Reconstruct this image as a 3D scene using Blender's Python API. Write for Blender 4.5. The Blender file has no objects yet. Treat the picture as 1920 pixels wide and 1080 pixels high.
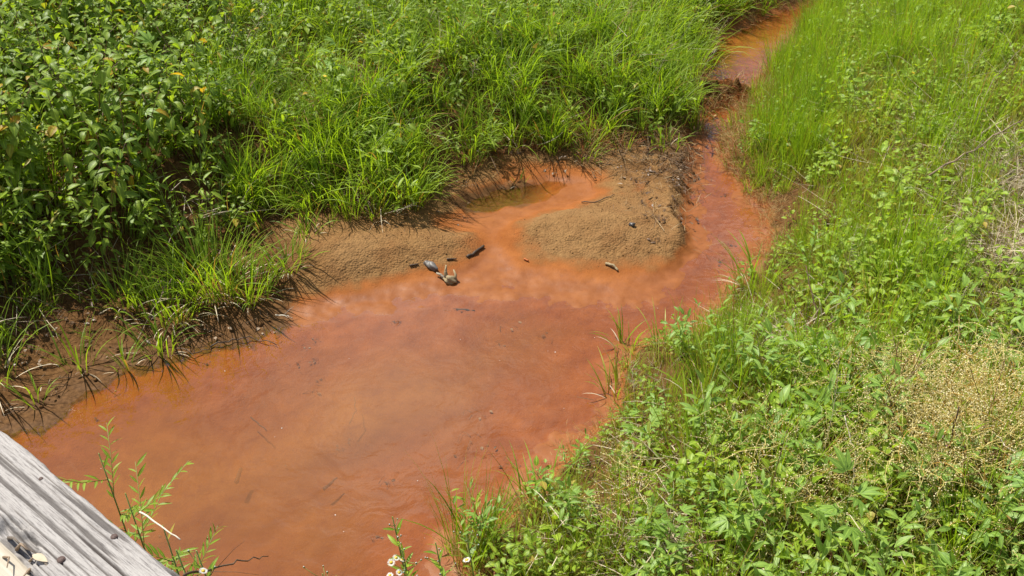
import bpy, math, random
import numpy as np
from mathutils import Vector, Matrix, Euler

R = math.radians
random.seed(7)
rng = np.random.default_rng(11)
scene = bpy.context.scene
COL = scene.collection

# ------------------------------------------------------------------ camera
CAMZ, PITCH, HFOV = 3.0, 33.0, 54.0
FPX = 960 / math.tan(R(HFOV / 2))
cam_d = bpy.data.cameras.new('camera')
cam_d.lens_unit = 'FOV'; cam_d.angle = R(HFOV); cam_d.clip_start = 0.05; cam_d.clip_end = 600
cam = bpy.data.objects.new('camera', cam_d)
cam.location = (0, 0, CAMZ); cam.rotation_euler = (R(90 - PITCH), 0, 0)
COL.objects.link(cam); scene.camera = cam

# ------------------------------------------------------------------ light
CLOUD_SHIFT = (0.0, 0.0, 0.0)
SUN_EL, SUN_AZ = 60.0, -50.0        # azimuth measured from +Y (straight ahead), negative = left
world = bpy.data.worlds.new("World"); scene.world = world; world.use_nodes = True
wn = world.node_tree; wn.nodes.clear()
wo = wn.nodes.new('ShaderNodeOutputWorld'); bg = wn.nodes.new('ShaderNodeBackground')
sky = wn.nodes.new('ShaderNodeTexSky'); sky.sky_type = 'NISHITA'; sky.sun_disc = False
sky.sun_elevation = R(SUN_EL); sky.sun_rotation = R(SUN_AZ); sky.dust_density = 1.5
bg.inputs['Strength'].default_value = 0.08
# broken white cumulus over the whole dome
tc = wn.nodes.new('ShaderNodeTexCoord'); sep = wn.nodes.new('ShaderNodeSeparateXYZ')
wn.links.new(tc.outputs['Generated'], sep.inputs[0])
addz = wn.nodes.new('ShaderNodeMath'); addz.operation = 'ADD'; addz.inputs[1].default_value = 0.12
absz = wn.nodes.new('ShaderNodeMath'); absz.operation = 'ABSOLUTE'
wn.links.new(sep.outputs['Z'], absz.inputs[0]); wn.links.new(absz.outputs[0], addz.inputs[0])
dv = wn.nodes.new('ShaderNodeVectorMath'); dv.operation = 'DIVIDE'
cmb = wn.nodes.new('ShaderNodeCombineXYZ')
for k in range(3): wn.links.new(addz.outputs[0], cmb.inputs[k])
wn.links.new(tc.outputs['Generated'], dv.inputs[0]); wn.links.new(cmb.outputs[0], dv.inputs[1])
cn = wn.nodes.new('ShaderNodeTexNoise'); cn.inputs['Scale'].default_value = 1.6
cn.inputs['Detail'].default_value = 7; cn.inputs['Roughness'].default_value = 0.55
cmap = wn.nodes.new('ShaderNodeMapping'); cmap.inputs['Location'].default_value = CLOUD_SHIFT
wn.links.new(dv.outputs[0], cmap.inputs[0]); wn.links.new(cmap.outputs[0], cn.inputs['Vector'])
cr = wn.nodes.new('ShaderNodeMapRange'); cr.inputs['From Min'].default_value = 0.50; cr.inputs['From Max'].default_value = 0.66
wn.links.new(cn.outputs['Fac'], cr.inputs['Value'])
cm = wn.nodes.new('ShaderNodeMix'); cm.data_type = 'RGBA'
wn.links.new(cr.outputs['Result'], cm.inputs['Factor']); wn.links.new(sky.outputs[0], cm.inputs['A'])
cm.inputs['B'].default_value = (13.0, 13.0, 13.4, 1)
wn.links.new(cm.outputs['Result'], bg.inputs['Color']); wn.links.new(bg.outputs[0], wo.inputs[0])

sun_d = bpy.data.lights.new('sun', 'SUN'); sun_d.energy = 5.0; sun_d.angle = R(0.53); sun_d.color = (1.0, 0.955, 0.86)
sun = bpy.data.objects.new('sun', sun_d); COL.objects.link(sun)
sv = Vector((math.sin(R(SUN_AZ)) * math.cos(R(SUN_EL)), math.cos(R(SUN_AZ)) * math.cos(R(SUN_EL)), math.sin(R(SUN_EL))))
sun.rotation_euler = sv.to_track_quat('Z', 'Y').to_euler(); sun.location = (-8, 6, 14)

scene.view_settings.view_transform = 'Standard'; scene.view_settings.look = 'None'
scene.view_settings.gamma = 1.0; scene.view_settings.exposure = 0.6
scene.view_settings.use_curve_mapping = False
scene.render.engine = 'CYCLES'
scene.cycles.max_bounces = 8; scene.cycles.diffuse_bounces = 3; scene.cycles.transmission_bounces = 5
scene.cycles.transparent_max_bounces = 12; scene.cycles.caustics_reflective = False; scene.cycles.caustics_refractive = False

# ------------------------------------------------------------------ coordinates
cp, sp_ = math.cos(R(PITCH)), math.sin(R(PITCH))
def ray(px, py):
    a, b = (px - 960) / FPX, -(py - 540) / FPX
    return Vector((a, cp + b * sp_, -sp_ + b * cp))
def P(px, py, z=0.0):
    d = ray(px, py); t = (z - CAMZ) / d.z
    return Vector((d.x * t, d.y * t, z))
def PY(px, py, Y):
    d = ray(px, py); t = Y / d.y
    return Vector((d.x * t, Y, CAMZ + d.z * t))
def project(x, y, z):
    dz = z - CAMZ
    depth = y * cp - dz * sp_; up = y * sp_ + dz * cp
    depth = np.maximum(depth, 0.05)
    return 960 + FPX * x / depth, 540 - FPX * up / depth
def WP(pts, z=0.0): return np.array([P(a, b, z)[:2] for a, b in pts])

def sdf(x, y, poly):
    d2 = np.full(x.shape, 1e9); inside = np.zeros(x.shape, bool); n = len(poly)
    for i in range(n):
        ax, ay = poly[i]; bx, by = poly[(i + 1) % n]
        ex, ey = bx - ax, by - ay; L = ex * ex + ey * ey + 1e-12
        t = np.clip(((x - ax) * ex + (y - ay) * ey) / L, 0, 1)
        d2 = np.minimum(d2, (x - ax - t * ex) ** 2 + (y - ay - t * ey) ** 2)
        cr_ = ((ay > y) != (by > y)) & (x < (bx - ax) * (y - ay) / (by - ay + 1e-12) + ax)
        inside ^= cr_
    d = np.sqrt(d2); return np.where(inside, -d, d)
def pip(x, y, poly):
    inside = np.zeros(x.shape, bool); n = len(poly)
    for i in range(n):
        ax, ay = poly[i]; bx, by = poly[(i + 1) % n]
        inside ^= ((ay > y) != (by > y)) & (x < (bx - ax) * (y - ay) / (by - ay + 1e-12) + ax)
    return inside
def _hash(ix, iy, s):
    h = (ix.astype(np.int64) * 374761393 + iy.astype(np.int64) * 668265263 + s * 1442695041) & 0x7fffffff
    h = ((h ^ (h >> 13)) * 1274126177) & 0x7fffffff
    return ((h ^ (h >> 16)) & 0xffff) / 65535.0
def vnoise(x, y, s=0):
    ix = np.floor(x); iy = np.floor(y); fx = x - ix; fy = y - iy
    fx = fx * fx * fx * (fx * (fx * 6 - 15) + 10); fy = fy * fy * fy * (fy * (fy * 6 - 15) + 10)
    a = _hash(ix, iy, s); b = _hash(ix + 1, iy, s); c = _hash(ix, iy + 1, s); d = _hash(ix + 1, iy + 1, s)
    return (a * (1 - fx) + b * fx) * (1 - fy) + (c * (1 - fx) + d * fx) * fy
def fbm(x, y, o=4, s=0, g=0.5):
    v = 0; a = 1; t = 0
    for k in range(o):
        c, sn = math.cos(k * 1.1), math.sin(k * 1.1)
        v = v + a * vnoise((x * c - y * sn) * 2 ** k + k * 17.3, (x * sn + y * c) * 2 ** k + k * 9.1, s + k); t += a; a *= g
    return v / t * 2 - 1
def sm(a, b, v):
    t = np.clip((v - a) / (b - a), 0, 1); return t * t * (3 - 2 * t)

# ------------------------------------------------------------------ terrain outlines (points of the water line, on z=0)
left_edge = [(-900, 900), (-300, 840), (-60, 800), (20, 788), (100, 757), (170, 727), (225, 695), (290, 668), (370, 652), (430, 635), (500, 612),
             (570, 597), (640, 586), (700, 573), (800, 562), (870, 548), (940, 540), (1010, 541), (1080, 558), (1150, 572), (1205, 556),
             (1262, 520), (1296, 480), (1302, 440), (1300, 400), (1302, 360), (1301, 320), (1303, 280), (1306, 235), (1322, 195), (1310, 150),
             (1313, 115), (1342, 80), (1385, 52), (1430, 32), (1480, 14), (1520, -6), (1600, -40), (1730, -70), (1900, -90)]
right_edge = [(1960, -68), (1780, -48), (1640, -22), (1545, 6), (1512, 40), (1480, 85), (1450, 130), (1425, 165), (1398, 195), (1378, 230), (1352, 262), (1358, 310),
              (1388, 350), (1406, 385), (1424, 425), (1428, 458), (1408, 492), (1372, 530), (1345, 570), (1310, 612), (1238, 642), (1175, 655), (1146, 700),
              (1128, 750), (1112, 795), (1050, 832), (1015, 880), (975, 925), (915, 968), (868, 1005), (850, 1070)]
near_edge = [(0.05, 2.18), (-0.35, 2.10), (-0.9, 2.16), (-1.5, 2.0), (-2.1, 2.05), (-2.6, 1.6), (-3.2, 0.6), (-4.5, -0.8), (-9, -3), (-14, -2)]
Lw, Rw = WP(left_edge), WP(right_edge)
water_poly = np.vstack([Lw, Rw, np.array(near_edge)])
right_poly = np.vstack([Rw, np.array([(0.05, 2.18), (-0.35, 2.10), (-0.9, 2.16), (-1.5, 2.0), (-2.1, 2.05), (-2.6, 1.6), (-3.2, 0.6), (-4.5, -0.8), (-9, -3),
                                      (-30, -60), (80, -60), (80, 60), (40, 24)])])
toe = [(-900, 820), (-300, 760), (-60, 715), (60, 640), (170, 590), (300, 545), (420, 500), (520, 452), (600, 438), (720, 420), (810, 392),
       (850, 352), (930, 318), (1010, 306), (1100, 300), (1190, 290), (1292, 252), (1312, 190), (1298, 150), (1300, 110), (1330, 74), (1375, 44), (1430, 22), (1490, 4), (1530, -16), (1610, -50), (1730, -82), (1900, -100)]
Tw = WP(toe)
left_poly = np.vstack([Tw, np.array([(30, 60), (-80, 80), (-80, -20), (-40, -10)])])
puddle_poly = WP([(835, 398), (870, 368), (925, 352), (1000, 340), (1050, 340), (1050, 358), (1010, 376), (970, 390), (910, 398), (870, 404)])
def gauss(x, y, px, py, rx, ry, ang=0.0):
    c = P(px, py); ca, sa = math.cos(ang), math.sin(ang)
    u = (x - c.x) * ca + (y - c.y) * sa; v = -(x - c.x) * sa + (y - c.y) * ca
    return np.exp(-(u / rx) ** 2 - (v / ry) ** 2)
def height(x, y, fine=True):
    x = np.asarray(x, float); y = np.asarray(y, float)
    wx = x + 0.06 * fbm(x * 2.2, y * 2.2, 3, 3) + 0.035 * fbm(x * 9, y * 9, 3, 5)
    wy = y + 0.06 * fbm(x * 2.2, y * 2.2, 3, 9) + 0.035 * fbm(x * 9, y * 9, 3, 6)
    dw = sdf(wx, wy, water_poly)
    dl = -sdf(wx + 0.04 * fbm(x * 5, y * 5, 2, 30), wy, left_poly)
    dr = -sdf(wx, wy, right_poly)
    dp = sdf(wx, wy, puddle_poly)
    bed = 0.003 - 0.10 * sm(0, 1.0, -dw) - 0.007 * sm(0, 0.15, -dw)
    bed = bed + (0.016 * fbm(x * 3, y * 3, 4, 40) + 0.006 * fbm(x * 9, y * 9, 3, 41)) * sm(0, .3, -dw)
    flat = 0.003 + 0.020 * sm(0, 0.35, dw)
    m1 = gauss(x, y, 720, 486, 0.62, 0.20, 0.30) * 0.085 + gauss(x, y, 600, 520, 0.45, 0.22, 0.45) * 0.045
    m2 = gauss(x, y, 1130, 446, 0.58, 0.30, -0.15) * 0.095
    m3 = gauss(x, y, 1235, 330, 0.42, 0.55, 0.0) * 0.055 + gauss(x, y, 1268, 410, 0.13, 0.5, 0.0) * 0.07
    m4 = gauss(x, y, 560, 470, 0.35, 0.3, 0.5) * 0.06
    run = gauss(x, y, 925, 455, 0.13, 0.45, -0.1) * 0.05 + gauss(x, y, 1230, 410, 0.05, 0.35, 0.15) * 0.035
    land = flat + (m1 + m2 + m3 + m4) * sm(0, 0.12, dw) - run * sm(0.0, 0.2, dw)
    land = np.maximum(land, 0.003 + 0.006 * sm(0, 0.3, dw))
    fp = sm(0.38, 0.08, dp); land = land * (1 - fp) + (0.005 + 0.004 * fbm(x * 5, y * 5, 3, 44)) * fp
    pd = sm(0.06, -0.14, dp)
    land = land * (1 - pd) + (-0.035) * pd
    rough = sm(0.02, 0.07, land)
    if fine:
        rill = 1 - np.abs(fbm(x * 3.2 + y * 1.2, y * 9, 3, 52)) * 3
        land = land + rough * (0.008 * fbm(x * 26, y * 26, 3, 50) + 0.012 * fbm(x * 8, y * 8, 3, 51) - 0.006 * np.clip(rill, 0, 1)) + (0.0035 * fbm(x * 14, y * 14, 3, 55) + 0.003 * fbm(x * 4, y * 4, 3, 56)) * sm(0, .1, dw)
    z = np.where(dw < 0, bed, land)
    z = z + (0.0055 * fbm(x * 6, y * 6, 3, 46) + (0.0045 * fbm(x * 21, y * 21, 3, 45) if fine else 0)) * sm(.45, .1, np.abs(dw)) * sm(-.2, -.5, np.minimum(dr, 0) * 0 - 1)
    # left bank
    bl = 0.30 * sm(-0.05, 0.75, dl) + 0.09 * np.clip(dl, 0, 6) + 0.06 * sm(-0.4, 0.0, dl) * (dw > 0) * sm(0, .1, dw)
    lump = 0.05 * fbm(x * 2.5, y * 2.5, 4, 60) * sm(0, 0.4, dl)
    if fine: lump = lump + 0.02 * fbm(x * 11, y * 11, 4, 61) * sm(-0.15, 0.1, dl) * sm(0.03, 0.12, dw)
    z = z + bl + lump
    # right bank
    near = sm(3.0, 1.9, y)
    br = (0.045 * sm(0, 0.10, dr) + 0.07 * sm(0.05, 0.7, dr) + (0.17 - 0.03 * near) * np.clip(dr - .1, 0, 5)) + 0.0 * near
    z = z + np.where(dr > 0, br + 0.05 * fbm(x * 2.1, y * 2.1, 4, 70) * sm(0, 0.4, dr) + (0.02 * fbm(x * 10, y * 10, 3, 71) * sm(0.0, 0.1, dr) if fine else 0), 0)
    # debris dam across the channel
    z = z + gauss(x, y, 1352, 188, 0.26, 0.07, 0.1) * 0.17 * (1 + 0.6 * fbm(x * 15, y * 15, 2, 80))
    return z, dw, dl, dr, dp

# ------------------------------------------------------------------ material helpers
def new_mat(name):
    m = bpy.data.materials.new(name); m.use_nodes = True; nt = m.node_tree; nt.nodes.clear(); return m, nt
class NT:
    def __init__(s, nt): s.nt = nt
    def n(s, t, **kw):
        nd = s.nt.nodes.new(t)
        for k, v in kw.items():
            if k.startswith('i_'): nd.inputs[k[2:].replace('_', ' ')].default_value = v
            else: setattr(nd, k, v)
        return nd
    def l(s, a, b): s.nt.links.new(a, b)
    def noise(s, scale, detail=4, rough=.55, vec=None, dist=0):
        nd = s.n('ShaderNodeTexNoise'); nd.inputs['Scale'].default_value = scale; nd.inputs['Detail'].default_value = detail
        nd.inputs['Roughness'].default_value = rough; nd.inputs['Distortion'].default_value = dist
        if vec is not None: s.l(vec, nd.inputs['Vector'])
        return nd.outputs['Fac']
    def mr(s, v, a, b, c=0., d=1.):
        nd = s.n('ShaderNodeMapRange'); s.l(v, nd.inputs['Value'])
        for k, q in zip(('From Min', 'From Max', 'To Min', 'To Max'), (a, b, c, d)): nd.inputs[k].default_value = q
        return nd.outputs['Result']
    def math(s, op, a, b=None):
        nd = s.n('ShaderNodeMath', operation=op)
        for i, q in enumerate((a, b)):
            if q is None: continue
            if isinstance(q, (int, float)): nd.inputs[i].default_value = q
            else: s.l(q, nd.inputs[i])
        return nd.outputs[0]
    def mix(s, f, a, b, mode='MIX'):
        nd = s.n('ShaderNodeMix', data_type='RGBA', blend_type=mode)
        for k, q in (('Factor', f), ('A', a), ('B', b)):
            if isinstance(q, (int, float)): nd.inputs[k].default_value = q
            elif isinstance(q, tuple): nd.inputs[k].default_value = (*q, 1) if len(q) == 3 else q
            else: s.l(q, nd.inputs[k])
        return nd.outputs['Result']
    def attr(s, name): return s.n('ShaderNodeAttribute', attribute_name=name).outputs['Fac']

def leaf_mat(name, c1, c2, dry=(0.28, 0.17, 0.05), tc=None, trans=0.42, rough=0.42, drymin=0.93, basecol=None, spec=0.4, vein=False):
    """foliage: colour varies leaf by leaf (attribute 'tint'), plant by plant and in patches over the bank"""
    m, nt = new_mat(name); N = NT(nt)
    tint = N.attr('tint'); along = N.attr('along')
    rnd = N.n('ShaderNodeObjectInfo').outputs['Random']
    pos = N.n('ShaderNodeNewGeometry').outputs['Position']
    patch = N.mr(N.noise(1.3, 3, .6, pos), 0.32, 0.68)
    f = N.math('ADD', N.math('MULTIPLY', tint, 0.45), N.math('ADD', N.math('MULTIPLY', rnd, 0.25), N.math('MULTIPLY', patch, 0.35)))
    col = N.mix(f, c1, c2)
    fine = N.noise(60, 3, .6, pos)
    col = N.mix(N.mr(fine, .35, .65, 0, .35), col, tuple(q * 0.72 for q in c1))
    isdry = N.mr(N.math('FRACT', N.math('ADD', N.math('MULTIPLY', tint, 7.31), rnd)), drymin, drymin + 0.03)
    col = N.mix(isdry, col, dry)
    tip = N.math('MULTIPLY', N.mr(along, 0.86, 1.0), N.mr(N.math('FRACT', N.math('MULTIPLY', tint, 13.7)), .5, .6, 0, .7))
    col = N.mix(tip, col, dry)
    if basecol: col = N.mix(N.mr(along, 0.0, 0.32, 0.85, 0.0), col, basecol)
    if vein:
        rib = N.attr('rib'); col = N.mix(N.mr(rib, 0.0, 0.22, 0.5, 0.0), col, tuple(min(1, q * 1.7) for q in c2))
    bs = N.n('ShaderNodeBsdfPrincipled'); bs.inputs['Roughness'].default_value = rough; bs.inputs['Specular IOR Level'].default_value = spec
    N.l(col, bs.inputs['Base Color'])
    b = N.n('ShaderNodeBump'); b.inputs['Strength'].default_value = 0.25; b.inputs['Distance'].default_value = 0.003
    N.l(N.noise(110, 2, .5, pos), b.inputs['Height']); N.l(b.outputs[0], bs.inputs['Normal'])
    tr = N.n('ShaderNodeBsdfTranslucent'); k = tc or (1.5, 1.45, 0.6)
    N.l(N.mix(1.0, col, k, 'MULTIPLY'), tr.inputs['Color'])
    mx = N.n('ShaderNodeMixShader'); mx.inputs[0].default_value = trans
    N.l(bs.outputs[0], mx.inputs[1]); N.l(tr.outputs[0], mx.inputs[2])
    o = N.n('ShaderNodeOutputMaterial'); N.l(mx.outputs[0], o.inputs['Surface']); return m

M = {}
M['grass'] = leaf_mat('grass_blade', (0.14, 0.26, 0.014), (0.36, 0.50, 0.030), basecol=(0.17, 0.14, 0.035), trans=0.5, rough=0.5, spec=.3)
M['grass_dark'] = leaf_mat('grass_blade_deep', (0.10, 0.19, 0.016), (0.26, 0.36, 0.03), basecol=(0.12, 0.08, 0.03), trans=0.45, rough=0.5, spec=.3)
M['grass_yellow'] = leaf_mat('grass_blade_yellow', (0.23, 0.28, 0.035), (0.45, 0.46, 0.09), drymin=.8, basecol=(0.22, 0.15, 0.05))
M['weed'] = leaf_mat('weed_leaf', (0.095, 0.18, 0.020), (0.31, 0.41, 0.042), dry=(0.45, 0.28, 0.03), trans=0.48, rough=0.46, drymin=.955, vein=True, spec=.3)
M['cover'] = leaf_mat('cover_leaf', (0.13, 0.24, 0.018), (0.37, 0.49, 0.042), dry=(0.42, 0.30, 0.06), trans=0.46, rough=0.5, drymin=.965, vein=True)
M['rag'] = leaf_mat('lobed_leaf', (0.14, 0.27, 0.045), (0.30, 0.43, 0.075), trans=0.42, rough=0.48, drymin=.98, vein=True)
M['straw'] = leaf_mat('dead_straw', (0.46, 0.37, 0.24), (0.68, 0.58, 0.42), dry=(0.16, 0.09, 0.045), trans=0.15, rough=0.6, drymin=.75, tc=(1, 1, 1))
M['rust_grass'] = leaf_mat('rust_stained_grass', (0.30, 0.18, 0.05), (0.45, 0.34, 0.12), dry=(0.34, 0.09, 0.02), trans=0.2, rough=0.6, drymin=.7, tc=(1, 1, 1))
M['dodder'] = leaf_mat('dodder_thread', (0.82, 0.66, 0.20), (0.90, 0.78, 0.34), dry=(0.6, 0.35, 0.06), trans=0.3, rough=0.5, drymin=.8, tc=(1, 1, 1))
M['dodder_bud'] = leaf_mat('dodder_bud', (0.85, 0.73, 0.34), (0.92, 0.85, 0.56), trans=0.25, rough=0.5, drymin=.99, tc=(1, 1, 1))
M['stem'] = leaf_mat('green_stem', (0.18, 0.25, 0.05), (0.26, 0.30, 0.08), trans=0.1, rough=0.5, drymin=.99, dry=(.2, .12, .05))
M['stem_red'] = leaf_mat('reddish_stem', (0.11, 0.045, 0.025), (0.20, 0.09, 0.04), trans=0.05, rough=0.5, drymin=.99, tc=(1, 1, 1))
M['petal'] = leaf_mat('white_petal', (0.78, 0.78, 0.74), (0.85, 0.85, 0.82), dry=(.8, .8, .75), trans=0.3, rough=0.5, drymin=.99, tc=(1, 1, 1))
M['yellow'] = leaf_mat('yellow_centre', (0.62, 0.42, 0.03), (0.7, 0.5, 0.05), dry=(.7, .5, .05), trans=0.1, tc=(1, 1, 1))
M['pink'] = leaf_mat('pink_petal', (0.55, 0.18, 0.42), (0.65, 0.25, 0.5), dry=(.6, .2, .45), trans=0.2, tc=(1, 1, 1))
M['red_leaf'] = leaf_mat('red_leaf', (0.42, 0.06, 0.04), (0.50, 0.09, 0.05), dry=(.42, .08, .04), trans=0.3, tc=(1, 1, 1), vein=True)
M['orange_leaf'] = leaf_mat('orange_leaf', (0.60, 0.27, 0.03), (0.70, 0.36, 0.05), dry=(.6, .3, .04), trans=0.3, tc=(1, 1, 1))

def solid(name, c1, c2, scale=20, rough=.7, bump=.3, dist=.004, spec=.3, stretch=None, detail=6):
    m, nt = new_mat(name); N = NT(nt)
    tcn = N.n('ShaderNodeTexCoord').outputs['Object']
    if stretch:
        mp = N.n('ShaderNodeMapping'); mp.inputs['Scale'].default_value = stretch; N.l(tcn, mp.inputs[0]); tcn = mp.outputs[0]
    f = N.noise(scale, detail, .65, tcn)
    bs = N.n('ShaderNodeBsdfPrincipled'); N.l(N.mix(N.mr(f, .3, .7), c1, c2), bs.inputs['Base Color'])
    bs.inputs['Roughness'].default_value = rough; bs.inputs['Specular IOR Level'].default_value = spec
    b = N.n('ShaderNodeBump'); b.inputs['Strength'].default_value = bump; b.inputs['Distance'].default_value = dist
    N.l(N.noise(scale * 3, 4, .6, tcn), b.inputs['Height']); N.l(b.outputs[0], bs.inputs['Normal'])
    o = N.n('ShaderNodeOutputMaterial'); N.l(bs.outputs[0], o.inputs['Surface']); return m
M['twig'] = solid('dry_twig', (0.16, 0.10, 0.06), (0.34, 0.26, 0.18), 30)
M['twig_dark'] = solid('dark_stem', (0.06, 0.035, 0.02), (0.13, 0.08, 0.045), 30)
M['twig_pale'] = solid('bleached_twig', (0.42, 0.36, 0.28), (0.62, 0.56, 0.46), 30)
M['drift'] = solid('driftwood', (0.14, 0.11, 0.08), (0.40, 0.34, 0.25), 14, stretch=(1, 6, 6), bump=.6)
M['drift_yellow'] = solid('bare_driftwood', (0.21, 0.155, 0.08), (0.36, 0.28, 0.16), 14, stretch=(1, 6, 6), bump=.6)
M['drift_grey'] = solid('grey_driftwood', (0.09, 0.08, 0.075), (0.16, 0.145, 0.13), 18, rough=.45, bump=.4)
M['bark'] = solid('wet_bark', (0.035, 0.022, 0.015), (0.10, 0.065, 0.04), 20, rough=.5, bump=.6)
M['rock_rust'] = solid('rust_coated_stone', (0.30, 0.075, 0.018), (0.45, 0.13, 0.03), 12, rough=.6)
M['pebble'] = solid('dark_pebble', (0.04, 0.035, 0.035), (0.10, 0.09, 0.085), 12, rough=.4)
M['nail'] = solid('rusty_nail', (0.05, 0.03, 0.025), (0.13, 0.085, 0.07), 200, rough=.6)
M['litter'] = solid('wet_litter', (0.05, 0.028, 0.016), (0.16, 0.09, 0.045), 40, rough=.4)

# ground: one sheet, colours from masks measured on the terrain (stain = iron staining near water level, soil = dark humus on banks)
m, nt = new_mat('ground_soil_and_sand'); N = NT(nt)
pos = N.n('ShaderNodeNewGeometry').outputs['Position']
stain, soil, wet, gravel = (N.attr(k) for k in ('stain', 'soil', 'wet', 'gravel'))
n1 = N.noise(7, 6, .6, pos); n2 = N.noise(45, 5, .6, pos); n3 = N.noise(180, 3, .6, pos)
sand = N.mix(N.mr(n2, .3, .7), (0.16, 0.082, 0.027), (0.285, 0.157, 0.058))
sand = N.mix(N.mr(n1, .35, .65, 0, .65), sand, (0.17, 0.078, 0.026))
sand = N.mix(N.mr(N.noise(2.2, 4, .6, pos, 1.0), .45, .65, 0, .5), sand, (0.27, 0.155, 0.062))
sand = N.mix(N.mr(n3, .55, .75, 0, .55), sand, (0.10, 0.055, 0.028))
iron = N.mix(N.mr(n1, .3, .7), (0.205, 0.062, 0.012), (0.30, 0.105, 0.027))
iron = N.mix(N.mr(n2, .55, .8, 0, .5), iron, (0.13, 0.032, 0.007))
sf = N.mr(N.math('ADD', stain, N.math('MULTIPLY', N.math('SUBTRACT', n1, .5), 0.9)), .25, .75)
col = N.mix(sf, sand, iron)
mud = N.mix(N.mr(n2, .3, .7), (0.060, 0.029, 0.011), (0.165, 0.085, 0.034))
col = N.mix(N.mr(N.math('ADD', soil, N.math('MULTIPLY', N.math('SUBTRACT', n2, .5), 0.6)), .3, .7), col, mud)
bs = N.n('ShaderNodeBsdfPrincipled'); N.l(col, bs.inputs['Base Color'])
rg = N.mr(N.math('ADD', wet, N.math('MULTIPLY', N.math('SUBTRACT', n2, .5), 0.8)), .3, 1.0, .9, .50)
N.l(rg, bs.inputs['Roughness']); N.l(N.math('MULTIPLY', N.mr(soil, .2, .7, 1, .15), N.mr(wet, .4, 1, .15, .25)), bs.inputs['Specular IOR Level'])
col = N.mix(N.mr(wet, .55, 1, 0, .35), col, (.60, .55, .5), 'MULTIPLY'); N.l(col, bs.inputs['Base Color'])
vor = N.n('ShaderNodeTexVoronoi'); vor.inputs['Scale'].default_value = 75; N.l(pos, vor.inputs['Vector'])
hgt = N.math('ADD', N.math('MULTIPLY', N.noise(95, 5, .7, pos), 1.0), N.math('MULTIPLY', vor.outputs['Distance'], N.math('MULTIPLY', gravel, -.8)))
b = N.n('ShaderNodeBump'); b.inputs['Distance'].default_value = 0.012
N.l(N.mr(wet, 0, 1, .8, .12), b.inputs['Strength']); N.l(hgt, b.inputs['Height']); N.l(b.outputs[0], bs.inputs['Normal'])
o = N.n('ShaderNodeOutputMaterial'); N.l(bs.outputs[0], o.inputs['Surface']); M['ground'] = m

# water: iron-clouded; opacity follows the real depth, mirror of the sky by Fresnel
m, nt = new_mat('rusty_water'); N = NT(nt)
pos = N.n('ShaderNodeNewGeometry').outputs['Position']; dep = N.attr('depth')
na = N.noise(1.1, 4, .55, pos, .6); nb = N.noise(4.5, 5, .6, pos, .8)
turb = N.mix(N.mr(na, .3, .7), (0.235, 0.080, 0.009), (0.295, 0.110, 0.018))
turb = N.mix(N.mr(nb, .45, .7, 0, .5), turb, (0.155, 0.050, 0.007))
turb = N.mix(N.mr(N.noise(22, 6, .7, pos, 1.2), .5, .75, 0, .45), turb, (0.15, 0.045, 0.012))
df = N.n('ShaderNodeBsdfDiffuse'); N.l(turb, df.inputs['Color'])
tp = N.n('ShaderNodeBsdfTransparent'); tp.inputs['Color'].default_value = (0.98, 0.90, 0.78, 1)
k = N.math('MULTIPLY', dep, N.mr(na, .35, .65, 3, 9))
op = N.math('SUBTRACT', 1.0, N.math('EXPONENT', N.math('MULTIPLY', k, -1.0)))
mx = N.n('ShaderNodeMixShader'); N.l(op, mx.inputs[0]); N.l(tp.outputs[0], mx.inputs[1]); N.l(df.outputs[0], mx.inputs[2])
gl = N.n('ShaderNodeBsdfGlossy'); gl.inputs['Roughness'].default_value = 0.03; gl.inputs['Color'].default_value = (1, 1, 1, 1)
bp = N.n('ShaderNodeBump'); bp.inputs['Strength'].default_value = .25; bp.inputs['Distance'].default_value = .012
N.l(N.noise(9, 3, .5, pos, .4), bp.inputs['Height']); N.l(bp.outputs[0], gl.inputs['Normal'])
fr = N.n('ShaderNodeFresnel'); fr.inputs['IOR'].default_value = 1.5; N.l(bp.outputs[0], fr.inputs['Normal'])
m2 = N.n('ShaderNodeMixShader'); N.l(fr.outputs[0], m2.inputs[0]); N.l(mx.outputs[0], m2.inputs[1]); N.l(gl.outputs[0], m2.inputs[2])
o = N.n('ShaderNodeOutputMaterial'); N.l(m2.outputs[0], o.inputs['Surface']); M['water'] = m

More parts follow.
